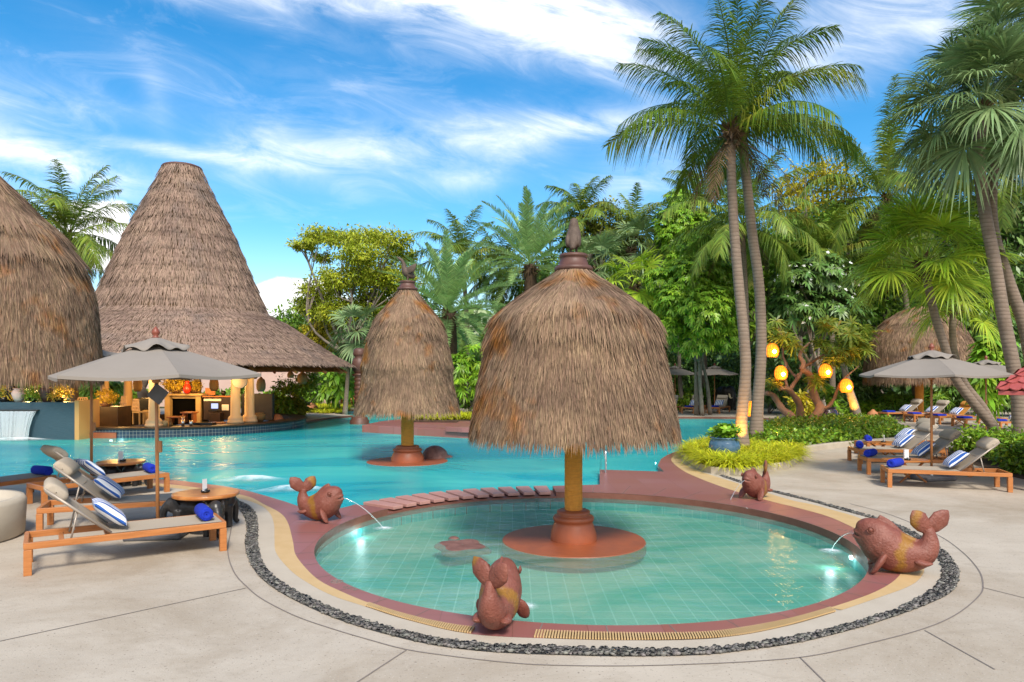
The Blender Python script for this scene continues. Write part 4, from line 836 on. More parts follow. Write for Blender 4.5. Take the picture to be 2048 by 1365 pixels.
prof2 = [(.19, 4.24), (.30, 4.05), (.377, 3.95), (.56, 3.73), (.717, 3.52), (.84, 3.27), (.94, 2.98), (1.02, 2.68), (1.075, 2.25), (1.11, 1.83), (1.20, 1.41), (1.25, 1.24)]
H2 = thatched_parasol('slimmer thatched parasol with a bird stretching its neck, standing in the main pool', (-2.63, 17.96), prof2, 6, .16, .06, .0105, .34, .0068, (.36, .46, .70), 4.20, .75, 'stretch', rad(190), .96, .29, 1.02, .04)
prof3 = [(.10, 5.32), (.24, 5.15), (.60, 4.76), (1.02, 4.28), (1.32, 3.81), (1.45, 3.42), (1.50, 3.1), (1.53, 2.6), (1.56, 2.2), (1.57, 2.08)]
hx = P(-30, 748, 11.2)[0]
H3 = thatched_parasol('huge thatched parasol cut off by the left picture edge above the loungers', (hx, 11.2), prof3, 7, .13, .055, .0085, .38, .006, (.42, .54), 0, 0, None, 0, 0, .0, None, .07)
prof4 = [(.25, 5.35), (.8, 5.15), (1.4, 4.75), (1.85, 4.25), (2.15, 3.7), (2.3, 3.2), (2.38, 2.6), (2.42, 2.05), (2.42, 1.85)]
H4 = thatched_parasol('round thatched parasol under the fan palms behind the right loungers', (P(1853, 748, 34)[0], 34.6), prof4, 8, .19, .09, .022, .5, .013, (.40,), 0, 0, None, 0, 0, .0, None, .07)
# ---------------------------------------------------------------- stone turtles
def turtle_shell(label, loc, rx, ry, h, rz, flat):
    t = thing('stone_turtle', label, 'stone turtle', loc, rz)
    m = MB(); a = np.linspace(0, 2*pi, 41)[:-1]; s = np.linspace(1, .02, 9)
    A = np.stack([rx*np.cos(a)*s[:, None]*(1+(.16*np.cos(4*a+pi) if flat else .05*np.cos(3*a))), ry*np.sin(a)*s[:, None]*(1+(.16*np.cos(4*a+pi) if flat else .05*np.cos(4*a))), h*(np.sqrt(np.maximum(1-s[:, None]**2, 0)) if not flat else np.minimum(1, 6*(1-s[:, None]))) + 0*a], -1)
    A = np.concatenate([A[:1] + [0, 0, -.02 if flat else -.25], A]); m.grids(A[None], True); m.build('shell', MT['turtle'], t, True)
    m = MB(); m.ball((rx*1.08, 0, .012 if flat else h*.1), (.11, .085, .05)); m.build('head', MT['turtle'], t, True)
    for x in () if flat else (-.7, .62):
        for q in (-1, 1):
            m = MB(); m.ball((rx*x, ry*q*.95, .012 if flat else -.01), (.14, .11, .034), R=np.array(Matrix.Rotation(q*(.7 if x > 0 else 2.2), 3, 'Z'))); m.build('flipper', MT['turtle'], t, True)
    return t
x, y, _ = G(925, 1090, WZ); turtle_shell('flat stone turtle just under the water of the round shallow pool', (x, y, -.1425), .38, .34, .047, rad(110), True)
x, y, _ = G(868, 918, WZ); turtle_shell('scaly stone turtle shell rising from the water beside the slim thatched parasol', (x, y+.15, -.13), .36, .30, .36, rad(25), False)
# ---------------------------------------------------------------- whale statues
def whale(label, loc, rz, s, tw):
    t = thing('whale_statue', label, 'whale statue', loc, rz, 'red sandstone whales spouting round the shallow pool')
    m = MB()
    sp = spline3([(-.335, 0, .52), (-.355, 0, .43), (-.345, 0, .33), (-.275, 0, .24), (-.13, 0, .205), (.02, 0, .24), (.13, 0, .325), (.21, 0, .405), (.29, 0, .455), (.345, 0, .475), (.375, 0, .48)], 34)
    r = np.interp(np.linspace(0, 1, 34), np.linspace(0, 1, 11), [.05, .072, .11, .155, .198, .232, .232, .195, .145, .085, .03])
    m.tube(sp, r, 20, up=(0, 1, 0), sq=(1, .86))
    m.tube(spline3([(.05, 0, .22), (.18, 0, .265), (.28, 0, .315), (.35, 0, .352), (.385, 0, .36)], 12), np.linspace(.19, .03, 12), 14, up=(0, 1, 0), sq=(.8, 1))
    for z0, z1, y0, xf in ((.395, .43, .135, .385), (.35, .372, .125, .395)):
        m.tube(spline3([(.20, -y0, z0 - .02), (.30, -y0*.75, z0), (xf, 0, z1), (.30, y0*.75, z0), (.20, y0, z0 - .02)], 22), .02, 8)
    ridge = spline3([(-.245, 0, .36), (-.17, 0, .375), (-.06, 0, .43), (.05, 0, .54), (.15, 0, .60)], 14); m.tube(ridge, np.interp(np.linspace(0, 1, 14), [0, .5, 1], [.03, .05, .035]), 8, sq=(.6, 1))
    m.build('body', MT['whale'], t, True, remesh=.011)
    m = MB(); m.ball((.335, 0, .392), (.055, .085, .022)); m.build('mouth', MT['mouth'], t, True)
    ct, st_ = math.cos(tw), math.sin(tw)
    for q in (-1, 1):
        m = MB(); L = spline3([(0, -.01), (.05, .045), (.105, .10), (.155, .16), (.20, .215)], 16); lat = np.array([st_, ct, 0])
        pts = np.array([-.335, 0, .495]) + L[:, :1]*q*lat + L[:, 1:]*np.array([-.12, 0, 1]); nr = np.cross(lat, UP)
        m.tube(pts, np.interp(np.linspace(0, 1, 16), [0, .25, .6, .85, 1], [.05, .09, .105, .062, .008]), 14, up=nr, sq=(1, .38)); m.build('fluke', MT['whale'], t, True)
        m = MB(); m.tube(spline3([(.08, q*.13, .22), (.15, q*.19, .13), (.20, q*.205, .05), (.24, q*.205, .012)], 10), [.05, .07, .078, .075, .07, .062, .055, .045, .033, .014], 12, sq=(1, .5), up=(1, 0, .3)); m.build('fin', MT['whale'], t, True)
        m = MB(); m.tube(spline3([(-.20, q*.09, .18), (-.29, q*.125, .15), (-.37, q*.135, .16)], 8), [.05, .07, .072, .068, .058, .045, .03, .01], 12, sq=(1, .55), up=(0, 0, 1)); m.build('rear_fin', MT['whale'], t, True)
        m = MB(); m.ball((.235, q*.158, .475), (.026, .018, .026)); m.tube(np.c_[.235 + .034*np.cos(np.linspace(0, 2*pi, 14)), np.full(14, q*.158), .475 + .034*np.sin(np.linspace(0, 2*pi, 14))], .007, 6); m.build('eye', MT['whale'], t, True)
    t.scale = (s,)*3
    return t
W1 = whale('red whale statue at the tables end of the dividing wall, tail raised and mouth open', (-2.72, 10.2, .005), rad(-16), .86, rad(50))
W2 = whale('red whale statue nearest the viewer, seen from behind', (-.11, 5.94, .005), rad(78), .88, rad(30))
W3 = whale('large red whale statue with a broad ochre streak, at the right of the pool', (4.03, 7.55, .005), rad(157), .95, rad(65))
W4 = whale('brownish whale statue farthest off, gaping below the grass bed', (4.10, 12.0, .005), rad(-140), .85, rad(60))
m, tt_, out = newmat('water_stream')
gl = tt_.n('ShaderNodeBsdfGlossy'); gl.inputs[1].default_value = .1; tr = tt_.n('ShaderNodeBsdfTransparent'); df = tt_.n('ShaderNodeBsdfDiffuse'); df.inputs[0].default_value = L3(.8, .88, .9)
m1 = tt_.n('ShaderNodeMixShader'); m1.inputs[0].default_value = .45; tt_.L.new(df.outputs[0], m1.inputs[1]); tt_.L.new(gl.outputs[0], m1.inputs[2])
m2 = tt_.n('ShaderNodeMixShader'); m2.inputs[0].default_value = .4; tt_.L.new(tr.outputs[0], m2.inputs[1]); tt_.L.new(m1.outputs[0], m2.inputs[2]); tt_.L.new(m2.outputs[0], out.inputs[0]); MT['jet'] = m
def soft_foam(name, dens):
    m, t_, out = newmat(name); vec = t_.n('ShaderNodeTexCoord').outputs['Object']
    df = t_.n('ShaderNodeBsdfDiffuse'); df.inputs[0].default_value = L3(.82, .88, .9); tr = t_.n('ShaderNodeBsdfTransparent')
    ln = t_.n('ShaderNodeVectorMath', operation='LENGTH'); t_.put(ln.inputs[0], vec)
    f = t_.math('MULTIPLY', t_.math('POWER', t_.ramp(ln.outputs['Value'], 1.0, 0.1), 1.4), t_.math('MULTIPLY', t_.ramp(t_.noise(vec, 3, 5), .25, .7), dens))
    mx = t_.n('ShaderNodeMixShader'); t_.put(mx.inputs[0], t_.math('MINIMUM', f, .95)); t_.L.new(tr.outputs[0], mx.inputs[1]); t_.L.new(df.outputs[0], mx.inputs[2]); t_.L.new(mx.outputs[0], out.inputs[0]); return m
MT['spray'] = soft_foam('foam_spray', 1.2); MT['fall'] = M('waterfall', L3(.55, .72, .85), rough=.2, transl=.3)
def jet(W, land, label):
    a = W.rotation_euler.z; s = W.scale[0]; x0 = np.array(W.location) + s*np.array([.40*math.cos(a), .40*math.sin(a), .395]); x1 = np.r_[land[:2], WZ]
    tt = np.linspace(0, 1, 18)[:, None]; pts = x0*(1-tt) + x1*tt; pts[:, 2] += .5*tt[:, 0]*(1-tt[:, 0])*.55
    m = MB(); m.tube(pts - x0, np.linspace(.005, .008, 18), 7); tag(m.build('water_jet', MT['jet'], smooth=True, loc=x0), label, 'water jet')
    m = MB(); m.lathe([(.001, .03), (.35, .022), (.7, .01), (1, 0)], 20); o = m.build('splash', MT['spray'], smooth=True, loc=(x1[0], x1[1], WZ + .006)); o.scale = (.17, .15, .6); tag(o, label.replace('thin water jet', 'white splash of the water jet'), 'splash', kind='stuff')
jet(W1, G(768, 1058, WZ), 'thin water jet from the whale at the tables end of the dividing wall'); jet(W3, G(1661, 1103, WZ), 'thin water jet from the whale with the ochre streak')
jet(W4, G(1456, 1012, WZ), 'thin water jet from the farthest whale'); jet(W2, G(1046, 1214, WZ), 'thin water jet from the nearest whale, hidden behind its body')
for px, py, sx, sy, lab in ((500, 962, .85, .35, 'white foaming water over the red ledge beyond the elephant table'), (585, 982, .85, .30, 'white foaming water by the raised tail of the whale at the tables'), (30, 882, 1.5, .35, 'white foam at the foot of the little waterfall')):
    x, y, _ = G(px, py, WZ); m = MB(); m.lathe([(.001, .11), (.3, .1), (.6, .05), (1, 0)], 24)
    o = m.build('foam', MT['spray'], smooth=True, loc=(x, y, WZ + .005), rz=.2); o.scale = (sx, sy, 1); tag(o, lab, 'foam', kind='stuff')
# steel rail of the steps
x, y, _ = G(1212, 947, 0); m = MB(); m.tube(spline3([(0, 0, -.5), (0, 0, .36), (0, .12, .46), (0, .5, .40), (0, .85, .1), (0, .95, -.5)], 24), .022, 8)
tag(m.build('handrail', MT['steel'], smooth=True, loc=(x, y+.05, 0)), 'steel handrail at the steps seen under the fringe of the big thatched parasol', 'handrail')
# round concrete planter by the left edge
t_ = thing('round_planter', 'low round concrete planter at the left picture edge beside the nearest lounger', 'planter', (-7.22, 9.0, 0))
m = MB(); m.lathe([(.86, 0), (.90, .03), (.92, .44), (.89, .50), (.80, .50), (.78, .42), (.001, .40)], 48); m.build('bowl', MT['deck_pale'], t_, True)
# ---------------------------------------------------------------- plants
def frond(m, rng, az, el, L, droop, nl, ll, lw, hang=.4, base=(0, 0, 0), vee=.25, rr=.022, t0=.14, stiff=1.0, twist=0):
    ns = 16; t = np.linspace(0, 1, ns); ang = el - droop*t**1.4; ds = L/(ns-1)
    h = np.array([math.cos(az), math.sin(az), 0]); s0 = np.array([-math.sin(az), math.cos(az), 0])
    hd = np.r_[0, np.cumsum(np.cos(ang[:-1])*ds)]; zz = np.r_[0, np.cumsum(np.sin(ang[:-1])*ds)]
    swy = twist*L*t**2*.25
    pts = np.asarray(base) + h*hd[:, None] + UP*zz[:, None] + s0*swy[:, None]
    m.tube(pts, np.linspace(rr, rr*.18, ns), 5, sq=(1, .7))
    tl = np.repeat(np.linspace(t0, .995, nl), 2) + rng.rand(2*nl)*.6/nl; tl = np.clip(tl, 0, 1); sg = np.tile([1., -1.], nl)
    root = np.stack([np.interp(tl, t, pts[:, k]) for k in range(3)], -1)
    T = nrm(np.gradient(pts, axis=0)); T = nrm(np.stack([np.interp(tl, t, T[:, k]) for k in range(3)], -1))
    S = nrm(s0 - T*(T@s0)[:, None]); U_ = np.cross(T, S); tw = twist*.8*tl
    S, U_ = S*np.cos(tw)[:, None] + U_*np.sin(tw)[:, None], U_*np.cos(tw)[:, None] - S*np.sin(tw)[:, None]
    f = .45 + .75*tl**1.3
    d = nrm(sg[:, None]*S + f[:, None]*T + (vee + .12*rng.randn(2*nl))[:, None]*U_ + .08*rng.randn(2*nl, 3))
    w = nrm(np.cross(d, U_))
    LL = ll*np.interp(tl, [0, .12, .35, .7, .92, 1], [.35, .6, 1, .9, .5, .3])*(.85 + .3*rng.rand(2*nl))
    m.blades(root, d, w, LL, lw*(.8 + .4*rng.rand(2*nl)), hang*(.5 + rng.rand(2*nl)), ts=(0, .3, .65, 1), ws=(.6, 1, .8, .08))
def coconut_crown(m, rng, n, L, nl=58, ll=.75, lw=.024, az0=0, lo=-35, droop=1.25, rr=.03, hang=.55):
    for k in range(n):
        q = (k + .5)/n; el = rad(84 - (84 - lo)*q**1.15 + rng.randn()*6)
        frond(m, rng, az0 + k*2.39996 + rng.randn()*.2, el, L*(.8 + .25*math.sin(pi*min(1, q*.75 + .2)))*(.92 + .16*rng.rand()), droop*(.75 + .5*rng.rand())*(.65 + .35*math.cos(el)), nl, ll, lw, hang, vee=.12 - .2*q, rr=rr, twist=rng.randn()*.35, base=(rng.randn()*.06, rng.randn()*.06, -.15*q))
def date_crown(m, rng, n, L, nl=60, ll=.42, lw=.014, lo=-30, droop=.8):
    for k in range(n):
        q = (k + .5)/n; el = rad(86 - (86 - lo)*q**1.1 + rng.randn()*5)
        frond(m, rng, k*2.39996 + rng.randn()*.15, el, L*(.85 + .2*rng.rand()), droop*(.7 + .5*rng.rand()), nl, ll, lw, .08, vee=.45, rr=.025, t0=.2)
def fan_leaf(m, rng, base, az, el, Lp, Lf, nseg=26, span=235, droop=.3, hw=None):
    h = np.array([math.cos(az), math.sin(az), 0]); s0 = np.array([-math.sin(az), math.cos(az), 0])
    ns = 7; t = np.linspace(0, 1, ns); ang = el - droop*.8*t; ds = Lp/(ns-1)
    pts = np.asarray(base) + h*np.r_[0, np.cumsum(np.cos(ang[:-1])*ds)][:, None] + UP*np.r_[0, np.cumsum(np.sin(ang[:-1])*ds)][:, None]
    m.tube(pts, np.linspace(.018, .011, ns), 4)
    e2 = ang[-1] - .22; T = h*math.cos(e2) + UP*math.sin(e2); U_ = np.cross(T, s0); ro = rng.randn()*.3; S = s0*math.cos(ro) + U_*math.sin(ro); U_ = np.cross(T, S)
    ph = np.radians(np.linspace(-span/2, span/2, nseg)) + rng.randn(nseg)*.02
    d = nrm(np.cos(ph)[:, None]*T + np.sin(ph)[:, None]*S + (.18*np.abs(np.sin(ph/2)) + .05*rng.randn(nseg))[:, None]*U_)
    w = nrm(np.cross(d, U_)); L = Lf*(.72 + .28*np.cos(ph*.55))*(.92 + .16*rng.rand(nseg))
    dphi = np.radians(span)/nseg; hwid = L*.48*math.tan(dphi/2)*1.08
    tt = np.array([0, .24, .48, .74, 1.0]); ww = np.array([.02, .5, 1.0, .62, .04])
    sag = droop*(.5 + .9*rng.rand(nseg))
    mid = pts[-1] + d[:, None]*(L[:, None]*tt)[..., None]; mid[..., 2] -= (sag*L)[:, None]*tt**3
    off = w[:, None]*(hwid[:, None]*ww)[..., None]; m.grids(np.stack([mid - off, mid + off], 2))
def fan_crown(m, rng, n, Lp, Lf, lo=-55, nseg=26, droop=.35, span=235):
    for k in range(n):
        q = (k + .5)/n; el = rad(80 - (80 - lo)*q**1.05 + rng.randn()*6)
        fan_leaf(m, rng, (rng.randn()*.05, rng.randn()*.05, -.35*q), k*2.39996 + rng.randn()*.25, el, Lp*(.8 + .35*rng.rand()), Lf*(.85 + .25*rng.rand()), nseg, span, droop*(.6 + .8*q))
def palm(label, base, trunk_pts, r0, r1, crown_fn, leafmat, seed, group=None, tmat='trunk', boots=.0, name='palm_tree', cat='palm tree', flare=1.5):
    base = np.asarray(base, float); t = thing(name, label, cat, base, 0, group); rng = np.random.RandomState(seed)
    pts = spline3(np.asarray(trunk_pts) - base, 30); q = np.linspace(0, 1, 30)
    r = r0 + (r1 - r0)*q + (flare - 1)*r0*np.exp(-q*16)
    m = MB(); m.tube(pts, r, 12, up=(0, 1, 0))
    tr = m.build('trunk', MT[tmat], t, True)
    m = MB(); crown_fn(m, rng); m.build('crown', MT[leafmat], t, False, loc=pts[-1])
    if boots:                            # old leaf bases and fibre under the crown
        m = MB(); n = 46; z = rng.rand(n)**.8; a = rng.rand(n)*2*pi; o = np.stack([np.cos(a), np.sin(a), 0*a], -1)
        root = pts[-1] + o*(r1*.8) + UP*((-z*boots + .1)[:, None]); d = nrm(o*.7 + UP*(rng.rand(n)*1.2 - .2)[:, None]); m.blades(root, d, nrm(np.cross(d, o + .3*rng.randn(n, 3))), .28*boots + .15, .06, .2, ws=(1, .9, .6, .3))
        n = 120; a = rng.rand(n)*2*pi; o = np.stack([np.cos(a), np.sin(a), 0*a], -1); root = pts[-1] + o*r1*.9 + UP*((-rng.rand(n)*boots*.8)[:, None]); d = nrm(o*.5 - UP*(rng.rand(n)*.9)[:, None]); m.blades(root, d, nrm(np.cross(d, UP + .1*rng.randn(n, 3))), .35*boots + .1, .012, .3)
        if leafmat.startswith('coco'):
            for k in range(4): frond(m, rng, k*1.7 + rng.rand(), rad(-20 - 30*rng.rand()), 1.6 + rng.rand(), .7, 34, .42, .010, .6, base=pts[-1] - UP*.25)
        m.build('leaf_bases', MT['fibre'], tr)
    return t
def ptrunk(px, Y): return [P(a, b, Y) for a, b in px]
def leafcloud(m, rng, blobs, n, size, asp=.42, spread=.30, per=26, droop=.35, flat=1.0, shell=.35):
    B = np.asarray(blobs, float); vol = (B[:, 3]*B[:, 4]*B[:, 5])**(2/3); nc = max(1, n//per)
    bi = rng.choice(len(B), nc, p=vol/vol.sum()); v = nrm(rng.randn(nc, 3)); rr = (shell + (1 - shell)*rng.rand(nc, 1))**.6
    cc = B[bi, :3] + v*rr*B[bi, 3:6]; cs = B[bi, 3:6].mean(1)*spread*(.6 + .8*rng.rand(nc))
    ci = np.repeat(np.arange(nc), per); N = len(ci)
    pos = cc[ci] + rng.randn(N, 3)*cs[ci][:, None]*np.array([1, 1, .6*flat])
    d = nrm(v[ci]*.5 + rng.randn(N, 3)*.75 - UP*droop); w = nrm(np.cross(d, nrm(v[ci]*.5 + UP*.7 + rng.randn(N, 3)*.45)))
    L = size*(.6 + .8*rng.rand(N)); m.blades(pos, d, w, L, L*asp*.5, .15, ts=(0, .45, 1), ws=(.15, 1, .08))
    return cc
def rosettes(m, rng, cen, axis, nl, L, asp=.28, droop=.5, open_=1.0):
    n = len(cen); axis = nrm(axis); a = nrm(np.cross(axis, rng.randn(n, 3))); b = np.cross(axis, a)
    ph = (np.arange(nl)*2*pi/nl)[None] + rng.rand(n, 1)*6; d = (np.cos(ph)[..., None]*a[:, None] + np.sin(ph)[..., None]*b[:, None])*open_ + axis[:, None]*(.25 + .35*rng.rand(n, nl)[..., None])
    d = nrm(d.reshape(-1, 3)); ax = np.repeat(axis, nl, 0); w = nrm(np.cross(d, ax)); LL = L*(.75 + .5*rng.rand(len(d)))
    m.blades(np.repeat(cen, nl, 0) + d*L*.08, d, w, LL, LL*asp*.5, droop*(.5 + rng.rand(len(d))), ts=(0, .3, .65, 1), ws=(.25, .9, 1, .1))
def tree(label, base, blobs, mat, n, size, tr=.12, seed=1, group=None, name='broadleaf_tree', cat='tree', rose=None, trunks=1, bmat='bark', flat=1, fork=.45, spread=.30, asp=.42, droop=.35, per=26):
    base = np.asarray(base, float); rng = np.random.RandomState(seed); t = thing(name, label, cat, base, 0, group)
    B = np.asarray([list(np.asarray(b[:3]) - base) + [b[3]]*2 + [b[3]*(b[4] if len(b) > 4 else .8)] for b in blobs])
    m = MB(); top = B[:, :3].mean(0)
    for k in range(trunks):
        b0 = np.array([rng.randn()*.35*(trunks > 1), rng.randn()*.35*(trunks > 1), 0]); fk = b0*.3 + top*fork + np.array([rng.randn()*.2, rng.randn()*.2, 0]); fk[2] = max(top[2]*fork, .2)
        m.tube(spline3([b0, (b0 + fk)/2 + rng.randn(3)*.08*tr*5, fk], 10), np.linspace(tr*1.25, tr*.7, 10)/(1 + .3*(trunks > 1)), 8)
        for j in range(k, len(B), trunks):
            e = B[j, :3] + UP*B[j, 5]*.3; mid = fk*.5 + e*.5 + rng.randn(3)*.12*np.linalg.norm(e - fk)
            m.tube(spline3([fk - UP*.1, mid, e], 10), np.linspace(tr*.6, tr*.12, 10), 6)
            for _ in range(3):
                e2 = B[j, :3] + nrm(rng.randn(3))*B[j, 3:6]*.8; m.tube(spline3([mid, (mid + e2)/2 + rng.randn(3)*.1*B[j, 3], e2], 7), np.linspace(tr*.3, tr*.05, 7), 5)
    m.build('trunk', MT[bmat], t, True)
    m = MB()
    if rose:
        nr = n//rose; vol = (B[:, 3]**2); bi = rng.choice(len(B), nr, p=vol/vol.sum()); v = nrm(rng.randn(nr, 3) + UP*.35); c = B[bi, :3] + v*B[bi, 3:6]*(.55 + .5*rng.rand(nr, 1))
        rosettes(m, rng, c, v + UP*.6, rose, size, asp)
    else: leafcloud(m, rng, B, n, size, asp, spread, per, droop, flat)
    m.build('crown', MT[mat], t)
    return t
def PB(Y, *bl): return [(*P(a, b, Y + (r[1] if len(r) > 1 else 0)), r[0]*Y/F) + tuple(r[2:]) for a, b, *r in bl]
def ground_at(px, Y): return (P(px, 748, Y)[0], Y, -.03 if Y > 43 else 0)

# twin coconut palms of the bed
b1 = np.array([P(1487, 748, 17.7)[0], 17.7, .10]); b2 = np.array([P(1511, 748, 20.2)[0], 20.2, .10])
TW = 'twin coconut palms in the planted bed'
palm('front coconut palm of the pair, its trunk base glowing yellow in a spotlight', b1, [b1] + ptrunk([(1483, 840), (1491, 747), (1488, 677), (1477.5, 571), (1468.7, 465), (1463, 360), (1462, 255)], 17.7), .145, .11, lambda m, r: coconut_crown(m, r, 20, 3.35, 92, .74, .0135, .4, 4, 1.5, hang=.75), 'coco', 11, TW, boots=.55)
palm('rear coconut palm of the pair, a smooth grey trunk right of the spotlit one', b2, [b2] + ptrunk([(1515, 810), (1520, 747), (1522.5, 677), (1518, 571), (1504, 465), (1493, 360), (1479, 246)], 20.2), .165, .125, lambda m, r: coconut_crown(m, r, 16, 3.6, 92, .76, .0145, 1.9, 6, 1.5, hang=.75), 'coco', 12, TW, boots=.5)
# fan palms at the right
FPG = 'fan palms at the right of the pool'
b = np.array([*G(2026, 902)[:2], 0]); palm('bright green fan palm leaning left over the right parasol', b, [b] + ptrunk([(1985, 852), (1942, 800), (1908, 752), (1890, 695), (1868, 625), (1846, 522)], 19.6), .13, .10, lambda m, r: fan_crown(m, r, 52, 1.25, 1.05, -6, 38, .28), 'fanb', 21, FPG, boots=.5)
b = np.array([P(2003, 748, 22)[0], 22, 0]); palm('second leaning fan palm close behind the first, with a lower crown by the thatched hut', b, [b] + ptrunk([(1966, 815), (1930, 768), (1912, 720), (1905, 670), (1908, 600)], 22), .12, .09, lambda m, r: fan_crown(m, r, 24, .85, .85, -14, 36, .34), 'fanb', 22, FPG, boots=.4)
b = np.array([P(2042, 748, 17.5)[0], 17.5, 0]); palm('tall grey green fan palm whose trunk bows past the red tiled roof', b, [b] + ptrunk([(2040, 860), (2036, 790), (2024, 720), (2008, 640), (1988, 520), (1969, 420), (1958, 320), (1964, 215)], 17.5), .17, .125, lambda m, r: fan_crown(m, r, 50, 1.35, 1.15, -32, 42, .36), 'fang', 23, FPG, boots=.3)
b = np.array([P(2080, 748, 18.6)[0], 18.6, 0]); palm('taller grey green fan palm at the top right corner beside the bowed one', b, [b] + ptrunk([(2072, 800), (2050, 660), (2016, 560), (1985, 450), (1990, 330), (2035, 120)], 18.6), .16, .12, lambda m, r: fan_crown(m, r, 50, 1.4, 1.15, -32, 42, .36), 'fang', 24, FPG, boots=.3)
# palms of the garden behind
BG = 'palms in the garden behind the pool'
def bgpalm(label, cx, cy, bx, Y, fn, mat, seed, r0=.16, r1=.12, tm='trunk_far', boots=.4):
    b = np.array(ground_at(bx, Y)); palm(label, b, [b, P((bx*.55 + cx*.45), 748*.5 + cy*.5, Y), P(cx, cy, Y)], r0, r1, fn, mat, seed, BG, tm, boots)
cc = lambda n, L, lo=-40, nl=70, lw=.021, ll=.8: (lambda m, r: coconut_crown(m, r, n + 6, L, nl, ll, lw, r.rand()*6, lo + 12, 1.5, hang=.65))
bgpalm('coconut palm behind the twin trunks, its crown between and around them', 1484, 452, 1496, 32, cc(24, 4.0), 'coco_far', 31)
bgpalm('broad coconut palm with long hanging fronds left of the tall fan palms', 1772, 392, 1836, 37, cc(26, 6.0, -50, 70, .028, 1.05), 'coco_far', 32)
bgpalm('coconut palm with yellow stalks at the right edge below the tall fan palms', 2022, 362, 2060, 41, cc(22, 5.8, -40, 70, .03, 1.1), 'coco_far', 33)
bgpalm('lone coconut palm in front of the clouds behind the left thatched roofs', 138, 470, 150, 31, cc(20, 3.6, -35), 'coco_far', 34)
bgpalm('dark coconut palm behind the resting bird finial', 1163, 432, 1190, 46, cc(16, 3.2, -30, 60, .025), 'coco_far', 35)
bgpalm('dark coconut palm rising behind the low date palm', 925, 520, 940, 44, cc(18, 3.8, -40, 60, .026), 'coco_far', 36)
bgpalm('coconut palm between the two date palms', 1000, 545, 1010, 46, cc(18, 3.8, -40, 60, .026), 'coco_far', 37)
bgpalm('dark coconut palm at the skyline left of the climbing plant column', 1268, 470, 1262, 45, cc(16, 3.2, -40, 60, .026), 'coco_far', 38)
bgpalm('coconut palm at the skyline right of the climbing plant column', 1405, 420, 1410, 43, cc(16, 3.3, -40, 60, .026), 'coco_far', 39)
bgpalm('coconut palm half hidden beyond the yellow flowering tree', 1660, 520, 1665, 36, cc(16, 3.4, -45, 60, .026), 'coco_far', 40)
bgpalm('coconut palm in the upper right background behind the bowed fan palm', 1880, 470, 1890, 43, cc(18, 5.0, -45, 70, .03, 1.05), 'coco_far', 46)
bgpalm('stocky date palm with a broad grey green crown behind the slim thatched parasol', 897, 628, 903, 33.5, lambda m, r: date_crown(m, r, 60, 3.9, 84, .50, .017, -38), 'date', 41, .33, .33, 'trunk_date', .8)
bgpalm('tall upright date palm against the sky left of the big parasol bird', 1060, 530, 1064, 40, lambda m, r: date_crown(m, r, 48, 4.5, 84, .52, .019, -30), 'date', 42, .36, .36, 'trunk_date', .9)
ff = lambda n, Lp, Lf, lo=-50: (lambda m, r: fan_crown(m, r, n, Lp, Lf, lo, 22, .4))
bgpalm('yellow green fan palm in the garden right of the big thatched parasol', 1270, 568, 1272, 37, ff(24, 1.3, 1.25), 'fanb', 43)
bgpalm('grey green fan palm directly behind the top of the big thatched parasol', 1196, 540, 1200, 39, ff(24, 1.3, 1.3), 'fang', 44)
bgpalm('grey green fan palm above the yellow green one', 1262, 495, 1268, 42, ff(22, 1.3, 1.3), 'fang', 45)
bgpalm('small pale fan palm with a crooked trunk beside the pavilion eave', 712, 664, 690, 37, ff(24, 1.0, .95, -70), 'fang', 47, .11, .08)
# flat crowned feathery tree
b = ground_at(672, 44); rb = PB(44, (610, 490, 24, -1, .3), (640, 470, 34, 1, .3), (690, 478, 40, 0, .35), (740, 476, 40, 2, .35), (790, 480, 34, -1, .4), (800, 510, 34, 1, .4), (720, 510, 40, -2, .4), (650, 515, 22, 2, .35), (640, 580, 40, 1, .4), (690, 560, 46, -1, .45), (750, 545, 50, 2, .5), (790, 560, 44, 0, .5), (620, 610, 30, 2, .45), (680, 620, 46, 0, .5), (740, 610, 40, 1, .5))
tree('flat crowned feathery tree with a pale forked trunk beyond the pavilion', b, rb, 'rain', 34000, .19, .18, 51, fork=.38, spread=.31, per=40, droop=.1)
tree('leafy green tree low at the skyline right of the pavilion roof', ground_at(600, 50), PB(50, (585, 650, 40), (620, 635, 46), (560, 665, 30), (650, 620, 40)), 'green', 5200, .28, .2, 52)
tree('yellow leaved small tree beside the pavilion roof', ground_at(645, 46), PB(46, (640, 655, 30), (655, 640, 26), (632, 685, 30), (660, 680, 30)), 'yel', 3800, .2, .12, 53)
